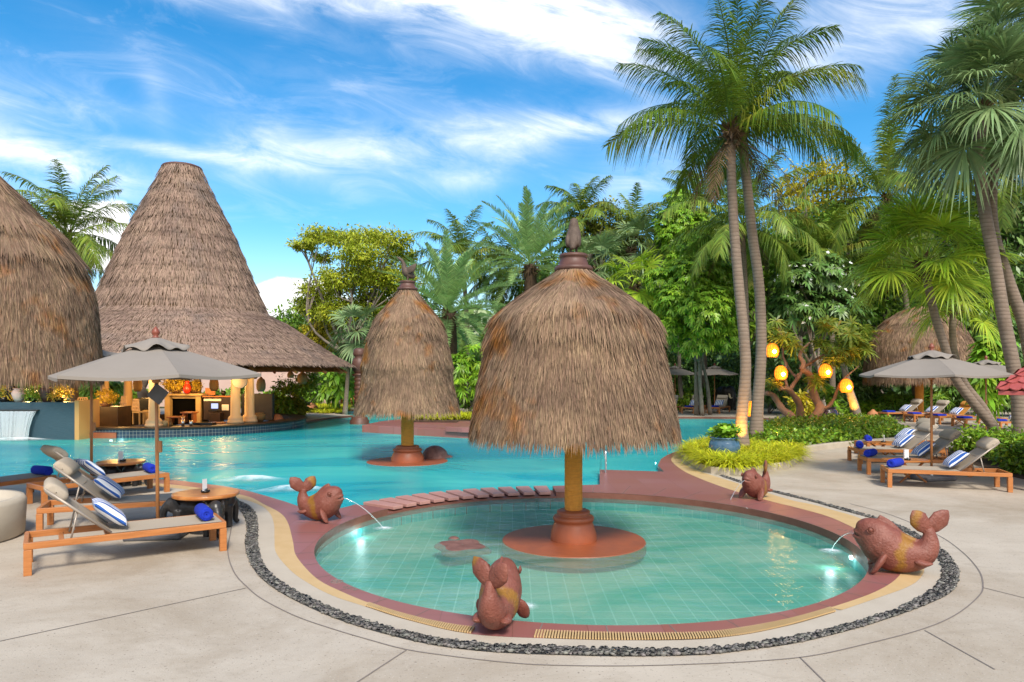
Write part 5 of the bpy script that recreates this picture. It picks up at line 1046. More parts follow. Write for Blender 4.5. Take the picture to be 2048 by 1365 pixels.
# garden trees, right half
GT = 'garden trees behind the pool'
tree('umbrella leaved tree with several pale leaning stems right of the big thatched parasol', ground_at(1400, 36), PB(34, (1400, 500, 50, 2), (1380, 555, 52, 0), (1430, 545, 52, 1), (1350, 600, 44, 0), (1410, 620, 60, -1), (1455, 600, 44, 0), (1335, 655, 36, 0), (1390, 680, 46, 0), (1450, 670, 40, 0), (1320, 560, 36, 1)), 'bright', 24000, .20, .12, 61, GT, rose=7, trunks=4, fork=.5, asp=.34)
tree('column of climbing leaves reaching the sky left of the twin palms', ground_at(1365, 41), PB(40, (1355, 400, 26, 0, 1), (1360, 440, 34, 0, 1), (1350, 480, 40, 0, 1), (1362, 530, 44, 0, 1), (1330, 440, 24, 0, 1), (1395, 455, 30, 0, 1)), 'bright', 12000, .20, .12, 62, GT, rose=7, asp=.36)
tree('olive green rounded tree behind the fan palms', ground_at(1220, 46), PB(46, (1215, 440, 46), (1190, 480, 46), (1240, 480, 50), (1215, 520, 50), (1175, 440, 26)), 'olive', 7000, .2, .2, 63, GT)
tree('yellow flowering tree top behind the twin palm trunks', ground_at(1640, 40), PB(40, (1610, 365, 50, 0, .6), (1660, 345, 46, 0, .6), (1690, 385, 50, 0, .7), (1600, 420, 50, 0, .7), (1640, 430, 50), (1580, 385, 30, 0, .6)), 'yel', 6500, .2, .2, 64, GT, spread=.36)
tree('dense mid green tree under the yellow flowering tree', ground_at(1600, 38), PB(38, (1570, 480, 50), (1620, 470, 50), (1590, 530, 56), (1670, 440, 40)), 'green', 6000, .26, .16, 65, GT)
t_ = tree('dark leaved frangipani with white blossoms behind the lantern tree', ground_at(1625, 33), PB(33, (1590, 560, 46), (1640, 545, 50), (1690, 560, 40), (1600, 620, 50), (1660, 620, 56), (1570, 610, 36), (1700, 620, 36)), 'deep', 6400, .32, .12, 66, GT, rose=9, trunks=3, asp=.28)
rng = np.random.RandomState(9); m = MB(); bl = np.array(PB(33, (1590, 560, 46), (1640, 545, 50), (1690, 560, 40), (1600, 620, 50), (1660, 620, 56)))[:, :4]
k = rng.randint(0, 5, 40); v = nrm(rng.randn(40, 3) + [0, -1.2, .3]); rosettes(m, rng, bl[k, :3] + v*bl[k, 3:4]*.95 - np.array(t_.location), v, 5, .09, .6, .1); m.build('blossoms', MT['wflower'], t_)
tree('mid green tree between the twin palms and the umbrella leaved tree', ground_at(1500, 39), PB(39, (1480, 560, 50), (1530, 590, 50), (1450, 480, 40), (1540, 520, 40), (1500, 640, 50)), 'green', 6500, .28, .16, 67, GT)
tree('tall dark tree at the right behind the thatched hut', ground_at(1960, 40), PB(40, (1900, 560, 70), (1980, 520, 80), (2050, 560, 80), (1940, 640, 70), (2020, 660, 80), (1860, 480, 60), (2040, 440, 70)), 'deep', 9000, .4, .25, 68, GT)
tree('leafy tree behind the broad coconut palm', ground_at(1760, 41), PB(41, (1730, 560, 60), (1780, 520, 60), (1830, 560, 60), (1750, 470, 50), (1720, 640, 60), (1800, 640, 60)), 'green', 7000, .34, .2, 69, GT)
tree('bright plumeria bush between the two thatched parasols', ground_at(945, 32), PB(31, (920, 735, 34), (950, 715, 34), (965, 760, 30), (930, 770, 30), (985, 700, 30)), 'bright', 2600, .26, .06, 70, GT, rose=9, trunks=4, fork=.35, asp=.26)
tree('dark garden tree behind the slim thatched parasol', ground_at(800, 48), PB(48, (770, 590, 44), (820, 600, 50), (860, 640, 50), (780, 660, 50), (830, 690, 50)), 'green', 5600, .3, .18, 71, GT)
tree('rounded green tree behind the big parasol at its left shoulder', ground_at(1080, 47), PB(47, (1040, 640, 50), (1100, 600, 50), (1130, 540, 50), (1080, 560, 40), (1160, 500, 50), (1060, 700, 50)), 'green', 7000, .3, .18, 72, GT)
tree('slim dark tree with small leaves beside the pavilion eave', ground_at(590, 36), PB(35, (575, 770, 22), (605, 760, 26), (630, 770, 22), (595, 790, 22), (560, 785, 16)), 'green', 1700, .17, .07, 73, GT, trunks=2)
tree('dark clump of banana like leaves beside the small pale fan palm', ground_at(680, 40), PB(39, (670, 755, 26), (690, 775, 24), (655, 785, 22)), 'bright', 900, .5, .06, 74, GT, rose=6, asp=.34)
# understorey shrubs
SH = 'shrubs under the garden trees'
def shrub(label, px, py, rx, Y, mat, seed, n=1600, size=.2, rose=None, squash=.8, asp=.42):
    c = P(px, py, Y); r = rx*Y/F; b = np.array([c[0], Y, 0 if Y < 43 else -.03]); rng = np.random.RandomState(seed)
    t = thing('shrub', label, 'shrub', b, 0, SH); m = MB(); hgt = max(c[2], .3)
    for _ in range(5):
        e = np.array([rng.randn()*r*.4, rng.randn()*r*.3, hgt*(.7 + .4*rng.rand())]); m.tube(spline3([(rng.randn()*.06, rng.randn()*.06, 0), e*.5 + rng.randn(3)*.05, e], 6), np.linspace(.035, .012, 6), 5)
    m.build('stem', MT['bark'], t, True); m = MB()
    B = np.array([[rng.randn()*r*.35, rng.randn()*r*.3, hgt*(.55 + .5*rng.rand()), r*.62, r*.6, max(hgt*.55, r*.45)*squash] for _ in range(5)])
    if rose:
        nr = n//rose; bi = rng.randint(0, 5, nr); v = nrm(rng.randn(nr, 3) + UP*.4); rosettes(m, rng, B[bi, :3] + v*B[bi, 3:6]*(.6 + .45*rng.rand(nr, 1)), v + UP*.5, rose, size, asp)
    else: leafcloud(m, rng, B, n, size, asp, .28)
    for q in m.v: q[:, 2] = np.maximum(q[:, 2], .02)
    m.build('foliage', MT[mat], t)
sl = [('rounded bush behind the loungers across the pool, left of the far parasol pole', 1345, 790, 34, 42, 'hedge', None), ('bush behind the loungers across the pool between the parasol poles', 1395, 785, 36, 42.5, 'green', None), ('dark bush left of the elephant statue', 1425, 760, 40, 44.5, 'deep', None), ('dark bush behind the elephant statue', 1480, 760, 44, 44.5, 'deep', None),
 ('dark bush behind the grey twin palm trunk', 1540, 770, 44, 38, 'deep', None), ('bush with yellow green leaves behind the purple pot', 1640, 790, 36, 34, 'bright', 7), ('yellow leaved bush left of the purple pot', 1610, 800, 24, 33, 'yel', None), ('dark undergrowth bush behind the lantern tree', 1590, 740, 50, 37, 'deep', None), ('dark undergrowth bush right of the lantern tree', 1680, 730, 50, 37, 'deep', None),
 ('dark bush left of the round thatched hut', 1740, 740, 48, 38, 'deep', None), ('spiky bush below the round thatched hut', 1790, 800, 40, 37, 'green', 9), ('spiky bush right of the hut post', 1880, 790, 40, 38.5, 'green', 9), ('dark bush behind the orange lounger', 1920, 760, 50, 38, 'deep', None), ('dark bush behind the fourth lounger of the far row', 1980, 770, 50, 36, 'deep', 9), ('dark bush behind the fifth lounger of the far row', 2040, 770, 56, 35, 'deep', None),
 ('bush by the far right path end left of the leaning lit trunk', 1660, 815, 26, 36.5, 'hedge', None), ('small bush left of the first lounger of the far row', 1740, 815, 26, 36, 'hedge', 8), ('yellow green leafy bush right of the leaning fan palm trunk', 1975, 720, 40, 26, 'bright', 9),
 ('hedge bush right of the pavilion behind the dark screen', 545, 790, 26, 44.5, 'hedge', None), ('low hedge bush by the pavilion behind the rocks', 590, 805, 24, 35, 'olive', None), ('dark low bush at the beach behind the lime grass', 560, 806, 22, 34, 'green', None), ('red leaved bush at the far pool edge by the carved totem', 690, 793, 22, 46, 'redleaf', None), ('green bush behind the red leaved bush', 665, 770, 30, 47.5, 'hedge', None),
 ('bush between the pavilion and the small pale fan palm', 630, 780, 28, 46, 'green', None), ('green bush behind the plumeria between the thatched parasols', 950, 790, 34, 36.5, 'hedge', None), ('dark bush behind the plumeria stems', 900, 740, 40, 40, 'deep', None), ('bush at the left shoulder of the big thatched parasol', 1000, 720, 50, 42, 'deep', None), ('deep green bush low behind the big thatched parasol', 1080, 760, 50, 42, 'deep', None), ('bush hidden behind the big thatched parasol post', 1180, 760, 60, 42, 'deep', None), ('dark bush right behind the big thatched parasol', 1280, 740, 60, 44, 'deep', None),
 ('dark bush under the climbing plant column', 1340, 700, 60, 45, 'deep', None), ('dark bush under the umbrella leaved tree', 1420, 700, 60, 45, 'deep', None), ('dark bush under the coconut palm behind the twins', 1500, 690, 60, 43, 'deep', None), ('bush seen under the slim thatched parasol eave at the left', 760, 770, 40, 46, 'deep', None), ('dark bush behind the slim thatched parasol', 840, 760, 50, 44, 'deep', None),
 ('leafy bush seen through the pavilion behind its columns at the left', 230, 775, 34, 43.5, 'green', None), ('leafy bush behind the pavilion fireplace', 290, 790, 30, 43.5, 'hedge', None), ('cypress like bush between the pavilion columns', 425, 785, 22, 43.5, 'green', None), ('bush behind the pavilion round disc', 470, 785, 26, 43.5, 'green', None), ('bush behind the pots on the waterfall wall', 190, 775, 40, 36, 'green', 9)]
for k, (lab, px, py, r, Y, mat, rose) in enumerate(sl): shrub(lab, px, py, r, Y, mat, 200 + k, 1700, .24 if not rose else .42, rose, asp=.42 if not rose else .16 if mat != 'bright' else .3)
# far wood behind everything
rng = np.random.RandomState(77); m = MB(); B = []
for px in range(1000, 2240, 34):
    top = np.interp(px, [1000, 1150, 1300, 1450, 1700, 1900, 2240], [640, 560, 500, 480, 470, 430, 380])
    for y in np.arange(top + 40, 800, 55): c = P(px + rng.randn()*12, y + rng.randn()*10, 54 + rng.rand()*4); B.append([*c, 2.4, 2.0, 2.2])
for px in range(-300, 1000, 40):
    for y in np.arange(np.interp(px, [-300, 500, 560, 760, 900, 1000], [690, 690, 700, 640, 640, 630]) + 30, 800, 50): c = P(px + rng.randn()*12, y + rng.randn()*8, 56 + rng.rand()*4); B.append([*c, 2.2, 2.0, 1.8])
leafcloud(m, rng, B, 30000, .7, .5, .32, 20, .3, 1, .5)
for b in B: m.ball((b[0], b[1] + 2.5, b[2]), (2.3, 1.2, 2.1), 8, 6)
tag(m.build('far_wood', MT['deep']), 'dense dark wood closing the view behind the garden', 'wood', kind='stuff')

# ---------------------------------------------------------------- planted bed by the twin palms
bed = np.array([G(*p)[:2] for p in ((1361, 911), (1372, 922), (1387, 932), (1416, 947), (1458, 950.5), (1505, 948), (1550, 941), (1580, 936), (1598, 923), (1604, 908), (1643, 900), (1695, 894), (1760, 888), (1812, 884), (1832, 877), (1820, 868.5), (1783, 854))] + [(14.2, 30.2), (11.9, 29.6), (10.2, 27.6), (8.6, 25.2), (7.1, 22.6), (5.9, 20.8)])
bl = smooth_line(np.concatenate([bed, bed[:1]]), 140)[:-1]
T = nrm(np.roll(bl, -1, 0) - np.roll(bl, 1, 0)); Nn = np.c_[-T[:, 1], T[:, 0]]
inn = bl + Nn*.16
m = MB(); z = [0, .13, .145, .145, .05]; ofs = [0, 0, .012, .15, .16]
A = np.array([np.c_[bl + Nn*o_, np.full(len(bl), zz)] for o_, zz in zip(ofs, z)]); m.grids(A[None], True)
tag(m.build('bed_kerb', MT['kerb']), 'low beige stone kerb round the planted bed with the twin palms', 'kerb', kind='structure')
m = MB(); m.sheet([inn], .09); m.build('bed_soil', MT['dirt'], kind='structure')
def inside(pt, poly):
    x, y = pt; c = False; j = len(poly) - 1
    for i in range(len(poly)):
        if (poly[i][1] > y) != (poly[j][1] > y) and x < (poly[j][0]-poly[i][0])*(y-poly[i][1])/(poly[j][1]-poly[i][1]) + poly[i][0]: c = not c
        j = i
    return c
def grass_tufts(m, rng, cen, per, L, hw=.008):
    n = len(cen); N = n*per; root = np.repeat(cen, per, 0) + np.c_[rng.randn(N, 2)*.045, np.zeros(N)]
    a = rng.rand(N)*2*pi; o = np.c_[np.cos(a), np.sin(a), np.zeros(N)]; d = nrm(o*(.25 + .55*rng.rand(N))[:, None] + UP)
    m.blades(root, d, np.c_[-np.sin(a), np.cos(a), np.zeros(N)], L*(.6 + .7*rng.rand(N)), hw, .45 + .5*rng.rand(N), bend=o*.35, ts=(0, .35, .7, 1), ws=(.8, 1, .75, .06))
rng = np.random.RandomState(15); cen = []
while len(cen) < 620:
    p = np.array([rng.uniform(3.8, 9.2), rng.uniform(14.8, 24)])
    lim = 16.9 + (p[0] - 4.2)*.55 + (2.4 if p[0] < 6.4 else 0)
    if inside(p, inn) and p[1] < max(lim, 17.8) and np.linalg.norm(p - b1[:2]) > .2 and np.linalg.norm(p - np.array([P(1449, 748, 16.5)[0], 16.5])) > .36: cen.append([*p, .09])
m = MB(); grass_tufts(m, rng, np.array(cen), 42, .58, .012)
tag(m.build('lime_grass', MT['grass']), 'lime green grassy tufts filling the near end of the planted bed', 'grass', kind='stuff')
cen = []
while len(cen) < 900:
    p = np.array([rng.uniform(5, 15), rng.uniform(17, 31)])
    if inside(p, bl + Nn*.3) and p[1] > 17.9 + (p[0] - 5.2)*.42 and p[1] > 19.4 - max(0, p[0]-7.5)*.3: cen.append([*p, .1])
cen = np.array(cen); m = MB()
leafcloud(m, rng, np.c_[cen[:, :2], np.full(len(cen), .27), np.full((len(cen), 2), .26), np.full(len(cen), .17)], 30000, .105, .55, .45, 20, .0)
tag(m.build('low_hedge', MT['hedge']), 'low glossy green hedge filling the far end of the planted bed', 'hedge', kind='stuff')
t_ = thing('glazed_pot', 'blue glazed pot with a leafy plant standing in the lime grass', 'plant pot', (P(1449, 748, 16.5)[0], 16.5, .09))
m = MB(); m.lathe([(.001, 0), (.20, 0), (.28, .08), (.345, .22), (.36, .33), (.335, .44), (.30, .50), (.315, .515), (.33, .535), (.315, .55), (.285, .545), (.27, .50), (.001, .47)], 40); m.build('pot', MT['bluepot'], t_, True)
m = MB(); rosettes(m, rng, np.c_[rng.randn(46, 2)*.13, .56 + .26*rng.rand(46)], np.c_[rng.randn(46, 2)*.5, np.ones(46)], 6, .15, .5, .3); 
for _ in range(14): m.tube([(rng.randn()*.05, rng.randn()*.05, .45), (rng.randn()*.14, rng.randn()*.12, .75)], .006, 4)
m.build('plant', MT['bright'], t_)
t_ = thing('glazed_pot', 'dark purple glazed pot standing behind the low hedge', 'plant pot', (P(1645, 748, 29.3)[0], 29.0, .09))
m = MB(); m.lathe([(.001, 0), (.30, 0), (.45, .15), (.50, .34), (.45, .52), (.36, .60), (.40, .63), (.40, .66), (.35, .66), (.33, .6), (.001, .56)], 32); m.build('pot', MT['purplepot'], t_, True)
m = MB(); rosettes(m, rng, np.c_[rng.randn(26, 2)*.25, .9 + .5*rng.rand(26)], np.c_[rng.randn(26, 2)*.5, np.ones(26)], 7, .34, .3, .4); m.build('plant', MT['bright'], t_)
# twisted lantern tree
Yt = 27.5; b = np.array([P(1612, 748, Yt)[0], Yt, .05]); t_ = thing('frangipani_tree', 'bare twisted frangipani with hanging lanterns in the planted bed', 'tree', b)
def br(m, px, r0, r1, dy=0, n=18): m.tube(spline3([P(a, c, Yt + d_) - b for a, c, d_ in px], n), np.linspace(r0, r1, n)*(1 + .10*np.sin(np.arange(n)*1.7)), 9)
m = MB()
br(m, [(1592, 858, -.2), (1585, 836, -.2), (1566, 820, 0), (1556, 806, .2), (1545, 790, .1), (1530, 786, 0)], .17, .09)
br(m, [(1598, 862, .5), (1600, 830, .5), (1598, 808, .3), (1586, 790, 0), (1575, 778, -.2), (1556, 778, -.2)], .16, .08)
br(m, [(1612, 860, 0), (1632, 832, 0), (1640, 815, .2), (1632, 800, .3), (1624, 775, .2), (1622, 755, 0), (1612, 744, -.2), (1604, 740, -.3)], .20, .10)
br(m, [(1640, 815, .2), (1655, 815, .1), (1668, 798, 0), (1675, 778, -.2), (1686, 760, -.3), (1718, 732, -.4)], .09, .025)
br(m, [(1578, 782, -.2), (1590, 765, .1), (1602, 748, .3), (1608, 735, .3), (1628, 722, .4), (1650, 708, .4), (1672, 695, .3)], .09, .035)
br(m, [(1604, 740, -.3), (1607, 726, -.3), (1600, 712, -.1), (1606, 698, 0), (1620, 686, 0)], .10, .04)
br(m, [(1575, 778, -.2), (1570, 755, 0), (1572, 730, .2), (1566, 712, .3), (1566, 690, .3), (1563, 670, .2), (1550, 645, .1), (1540, 638, 0)], .06, .02)
br(m, [(1598, 750, .2), (1590, 752, .5), (1578, 738, .6), (1572, 722, .6)], .07, .03)
br(m, [(1672, 695, .3), (1684, 690, .3), (1690, 700, .3)], .035, .02); br(m, [(1650, 708, .4), (1668, 706, .5), (1684, 700, .5)], .03, .02); br(m, [(1628, 800, .2), (1612, 790, .4), (1632, 788, .6)], .03, .02)
m.build('trunk', MT['frangi'], t_, True)
m = MB(); cl = []
for px, py, sx, sy, n in ((1700, 665, 38, 18, 34), (1690, 700, 40, 16, 28), (1720, 690, 24, 20, 20), (1670, 720, 26, 14, 16), (1563, 678, 22, 14, 20), (1550, 768, 14, 8, 12), (1632, 762, 12, 8, 12), (1545, 660, 16, 16, 10), (1655, 650, 20, 12, 12), (1590, 690, 14, 10, 8), (1640, 690, 14, 10, 8)):
    cl += [P(px + rng.randn()*sx*.5, py + rng.randn()*sy*.5, Yt + rng.randn()*.5) - b for _ in range(n)]
cl = np.array(cl); rosettes(m, rng, cl, rng.randn(len(cl), 3)*.5 + UP, 11, .42, .17, .45); m.build('crown', MT['frleaf'], t_)
t2 = thing('leaning_trunk', 'pale leaning trunk stump lit orange from below beside the lantern tree', 'tree trunk', (P(1715, 748, 29.5)[0], 29.5, .05))
m = MB(); m.tube(spline3([P(1715, 842, 29.5) - np.array(t2.location), P(1708, 812, 29.5) - np.array(t2.location), P(1698, 780, 29.5) - np.array(t2.location), P(1691, 748, 29.5) - np.array(t2.location), P(1686, 728, 29.5) - np.array(t2.location)], 16), np.linspace(.22, .10, 16), 10); m.build('trunk', MT['bark'], t2, True)
# lanterns
MT['glow'] = Emit('lantern_glow', L3(1, .235, .012), 2.1)
def lantern(px, py, Y, label, r=.24, pw=16):
    c = P(px, py, Y); t = thing('hanging_lantern', label, 'lantern', c, 0, 'lit cane lanterns in the bed'); z = np.linspace(-.92, .95, 11)
    prof = [(r*math.sqrt(max(.02, 1 - ((q + .12)/1.12)**2)), q*r*1.15) for q in z]
    m = MB()
    for k in range(0, 11): rr, zz = prof[k]; a = np.linspace(0, 2*pi, 25); m.tube(np.c_[rr*np.cos(a), rr*np.sin(a), np.full(25, zz)], .010, 5, cap=False)
    for k in range(14):
        a = k*2*pi/14; m.tube([(p*math.cos(a), p*math.sin(a), q) for p, q in prof], .009, 5)
    m.build('cane_shade', MT['lantern'], t, True)
    m = MB(); m.lathe([(p*.93, q) for p, q in prof], 20); m.build('liner', MT['glow'], t, True)
    m = MB(); m.ball((0, 0, -.30*r), .045, 12, 8); bu = m.build('bulb', MT['bulb'], t, True)
    m = MB(); m.ball((0, -r*.93, -.22*r), (.075, .03, .075), 10, 6); bu = m.build('bulb', MT['bulb'], t, True)  # added glowing disc on the liner's near side, imitates the bulb's bright core
    m = MB(); m.tube([(0, 0, r*1.0), (.01, 0, r*2.6)], .008, 5); m.build('cord', MT['dark_metal'], t)
    lamp('lantern_light', 'POINT', c + np.array([0, -.32, -.1]), pw, (1, .45, .10), .15)
lantern(1544.5, 701, 26.8, 'highest lit lantern, left in the twisted frangipani'); lantern(1562, 746, 26.9, 'lit lantern behind a thin upright branch of the frangipani'); lantern(1651, 742, 26.8, 'lit lantern hanging in the middle right of the frangipani'); lantern(1692.5, 772, 26.9, 'lowest lit lantern, in front of the leaning trunk')
lantern(1503, 818, 24.5, 'lit lantern half hidden between the twin palm trunks', .24)
def uplight(loc, tgt, label, e, spot=45):
    loc = np.asarray(loc, float); t = thing('garden_spotlight', label, 'spotlight', loc, 0, 'small spotlights in the planting')
    d = nrm(np.asarray(tgt, float) - loc); m = MB(); m.tube([-d*.1, d*.0], .04, 10); m.tube([-d*.05, (0, 0, -.1)], .012, 6); m.build('housing', MT['dark_metal'], t, True)
    m = MB(); m.tube([d*.001, d*.008], .034, 10); m.build('lens', MT['bulb'], t); lamp('spot', 'SPOT', loc + d*.03, e, (1, .50, .07), .03, tgt, spot)
uplight(b1 + np.array([-.30, -.62, .20]), b1 + np.array([.0, .0, 1.15]), 'small spotlight in the grass in front of the lit palm trunk', 260, 62)
uplight(np.array([P(1556, 748, 20.4)[0], 20.4, .36]), b2 + np.array([.1, 0, 1.4]), 'small spotlight glowing in the grass right of the twin palms', 110, 60)
uplight(np.array([P(1716, 748, 28.5)[0], 28.6, .42]), P(1704, 792, 29.5), 'small spotlight in the low hedge below the leaning trunk', 160, 60)
t_ = thing('clay_lamp', 'small round clay pot at the path edge behind the hedge', 'clay pot', (P(1746, 748, 33.5)[0], 33.5, 0)); m = MB(); m.lathe([(.001, 0), (.22, 0), (.28, .12), (.22, .28), (.1, .36), (.06, .42), (.001, .44)], 20); m.build('pot', MT['barrel'], t_, True)
# shrubbery bed at the right edge
for k, (x, y, r, h, lab) in enumerate(((10.9, 14.6, .75, .55, 'leafy green bush just behind the head of the nearest right lounger'), (11.9, 13.4, .9, .8, 'leafy green bush at the right picture edge below the tiled roof'), (11.5, 16.2, .8, .65, 'leafy green bush behind the headrests of the middle right loungers'), (12.9, 15.4, .9, .9, 'leafy green bush around the foot of the leaning fan palm'), (12.3, 18.3, .8, .6, 'leafy green bush behind the farthest right lounger'), (13.9, 17.8, .9, .9, 'leafy green bush beneath the bowed fan palm trunk'))):
    rng = np.random.RandomState(300 + k); t = thing('shrub', lab, 'shrub', (x, y, 0), 0, 'bushes in the bed at the right edge'); m = MB()
    for _ in range(7): e = np.array([rng.randn()*r*.4, rng.randn()*r*.4, h*(.6 + .4*rng.rand())]); m.tube([(rng.randn()*.1, rng.randn()*.1, 0), e*.6, e], [.02, .014, .006], 5)
    m.build('stem', MT['bark'], t); m = MB(); B = [[rng.randn()*r*.4, rng.randn()*r*.4, h*(.5 + .3*rng.rand()), r*.6, r*.6, h*.45] for _ in range(6)]
    leafcloud(m, rng, B, 5200, .10, .5, .30, 26, .1)
    for q in m.v: q[:, 2] = np.maximum(q[:, 2], .02)
    m.build('foliage', MT['hedge'], t)
m = MB(); m.prism(smooth_line([(10.2, 13.3), (10.25, 15), (10.9, 17.2), (11.6, 19.4), (13.5, 20.3), (18, 19), (19, 12.2), (13, 11.9), (10.9, 12.4), (10.2, 13.3)], 60)[:-1], -.02, .03); m.build('bed_soil', MT['dirt'], kind='structure')
# lime grass on the beach and on the peninsula
def grass_patch(label, poly, z, n, L, seed, hw=.012):
    rng = np.random.RandomState(seed); poly = np.asarray(poly); lo, hi = poly.min(0), poly.max(0); c = []
    while len(c) < n:
        p = lo + rng.rand(2)*(hi - lo)
        if inside(p, poly): c.append([*p, z])
    m = MB(); grass_tufts(m, rng, np.array(c), 24, L, hw); tag(m.build('lime_grass', MT['grass']), label, 'grass', kind='stuff')
gp = np.array([G(*p)[:2] for p in ((600, 826), (650, 828), (690, 826), (700, 818), (680, 810), (620, 812), (590, 818))])
grass_patch('lime green grass on the far beach beside the pavilion', gp, .0, 240, .55, 31, .016)
m = MB(); m.prism(gp*1.0, -.02, .02); m.build('bed_soil', MT['dirt'], kind='structure')
gp2 = [(-4.0, 28.6), (1.5, 27.6), (2.5, 30.5), (-4.0, 31.8)]
grass_patch('lime green grass on the red walled island behind the thatched parasols', gp2, .27, 260, .5, 32, .015)
# ---------------------------------------------------------------- pavilion with the pool bar
PC = np.array([-13.54, 29.3]); pv = thing('thatched_pavilion', 'tall pavilion with a steep thatched cone roof over the pool bar', 'pavilion', (PC[0], PC[1], 0))
k = 29.3/F
pp = [(333, 37), (365, 50), (400, 67), (440, 87), (480, 106), (550, 134), (600, 154), (626, 166), (636, 180), (647, 203), (679, 250), (710, 296), (731, 336)]
profp = [(h*k - (.07 if y < 640 else .03), EYE - (y - HY)*k) for y, h in pp]
m = MB(); pr = np.array(profp); inn_ = pr.copy(); inn_[:, 0] = np.maximum(inn_[:, 0] - .22, .05); inn_[:, 1] -= .02
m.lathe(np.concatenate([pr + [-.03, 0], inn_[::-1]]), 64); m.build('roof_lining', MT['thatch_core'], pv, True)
rng = np.random.RandomState(41); m = MB(); thatch(m, profp[:8], .18, .0125, .36, .0072, rng, lift=.026, jit=.5, tiers=(.10, .20, .31, .42, .53, .64, .75, .86, .96), tier_off=.04, ragged=.3)
thatch(m, profp[7:], .12, .0135, .28, .0072, rng, lift=.024, jit=.4, tiers=(.12, .22, .32, .42, .52, .62, .72, .82, .92), tier_off=.03, ragged=.3); thatch(m, profp[-2:], .10, .02, .30, .010, rng, lift=.0)
rf = m.build('thatched_roof', MT['thatch_pav'], pv)
m = MB(); m.lathe([(.58, 10.40), (.75, 10.46), (.79, 10.52), (.75, 10.58), (.62, 10.58), (.58, 10.48)], 32); m.build('roof_rim', MT['clay'], rf, True)
m = MB(); m.lathe([(3.0, 4.3), (4.2, 3.55), (5.6, 2.62), (6.5, 2.18)], 48); m.build('ceiling', MT['wood'], pv, True)
for j in range(24):
    a = j*2*pi/24; m = MB(); m.beam((6.6*math.cos(a), 6.6*math.sin(a), 2.14), (3.2*math.cos(a), 3.2*math.sin(a), 4.05), .07, .10); m.build('rafter', MT['wood'], pv)
m = MB(); a = np.linspace(0, 2*pi, 61); m.tube(np.c_[4.7*np.cos(a), 4.7*np.sin(a), np.full(61, 2.62)], .13, 8); m.build('ring_beam', MT['column'], pv, True)
# bar island
PO = PC[0] + 13.62
m = MB(); m.lathe([(4.9, -1.2), (4.9, .20)], 80); o = m.build('tiled_bar_wall', MT['navytile'], pv, True)
m = MB(); m.lathe([(4.93, .18), (4.95, .20), (4.95, .235), (4.93, .25), (4.2, .25), (4.2, .02), (.001, .0)], 80); m.build('bar_floor', MT['darkwood'], pv, False)
colp = [(308, 25.0), (471, 26.6), (499, 27.3), (256, 31.2), (209, 30.4), (395, 33.3)]
for px, Y in colp:
    c = P(px, 748, Y) - np.array([PC[0], PC[1], 0]); m = MB()
    m.lathe([(.001, .25), (.30, .25), (.30, .33), (.26, .36), (.27, .42), (.24, .50), (.18, .55), (.158, 2.30), (.19, 2.33), (.19, 2.39), (.165, 2.42), (.165, 2.7), (.001, 2.7)], 24); m.build('column', MT['column'], pv, True, loc=(c[0], c[1], 0))
def block(name, label, cat, px0, px1, y0, y1, Y, dep, mat, group=None, bevel=.01, z0=None):
    a, b = P(px0, y1, Y), P(px1, y0, Y); zb = a[2] if z0 is None else z0
    m = MB(); m.box((0, dep/2, (b[2] - zb)/2), (b[0] - a[0], dep, b[2] - zb))
    return tag(m.build(name, MT[mat], bevel=bevel, loc=((a[0] + b[0])/2, Y, zb)), label, cat, group)
# waterfall wall
w_ = thing('waterfall_wall', 'blue slate wall with a sheet of water falling into the pool, below the left thatched roof', 'wall', (-17.5, 23.8, WZ - 1.0))
m = MB(); m.box((0, .35, 1.125), (5.9, .7, 2.25)); m.build('slate_face', MT['slate'], w_)
m = MB(); m.box((3.02, .55, 1.15), (.15, 1.2, 2.32)); m.build('end_wall', MT['orangelit_wall'], w_, bevel=.01)
m = MB(); m.box((1.1, -.06, 1.0 + .98), (1.32, .14, .05)); m.build('spout', MT['dark_metal'], w_, bevel=.005)
uu = np.linspace(0, 1, 14); xx = np.linspace(-1, 1, 26); X, Y = np.meshgrid(xx, uu, indexing='xy'); wd = .62 - .16*uu[:, None]**.6
m = MB(); g = np.stack([1.1 + X*wd - .05*Y, -.13 - .09*Y + .012*np.sin(X*23 + Y*2), 1.96 - .96*Y**1.5], -1); m.grids(g[None]); m.grids((g + [0, .015, 0])[None, :, ::-1]); m.build('water_sheet', MT['jet'], w_, True)
m = MB()
for j in range(18):
    x0 = rng.uniform(-.6, .6); m.tube([(1.1 + x0, -.14, 1.95), (1.08 + x0*.93, -.17, 1.75), (1.06 + x0*.85, -.22, 1.4), (1.05 + x0*.78, -.24, 1.0)], .008*rng.uniform(.4, 1.2), 4, cap=False)
for s in (-1, 1): m.tube([(1.1 + s*.62, -.14, 1.95), (1.08 + s*.55, -.17, 1.75), (1.06 + s*.49, -.22, 1.4), (1.05 + s*.46, -.24, 1.0)], .016, 5)
m.build('water_strands', MT['jet'], w_, True)
def potted(label, px, ytop, Y, z, r, mat, pot, ph, pr_, seed, hang=0, n=1100, lf=.07):
    x = P(px, 748, Y)[0]; t = thing('potted_plant', label, 'potted plant', (x, Y, z)); rng = np.random.RandomState(seed)
    m = MB(); m.lathe([(.001, 0), (pr_*.6, 0), (pr_, ph*.5), (pr_*.9, ph*.85), (pr_*.75, ph*.93), (pr_*.85, ph), (pr_*.7, ph), (.001, ph*.9)], 20); m.build('pot', MT[pot], t, True)
    m = MB(); leafcloud(m, rng, [[0, 0, ph + r*.55, r, r, r*.85]], n, lf, .4, .25, 16, .1 + hang, 1, .55); m.build('plant', MT[mat], t)
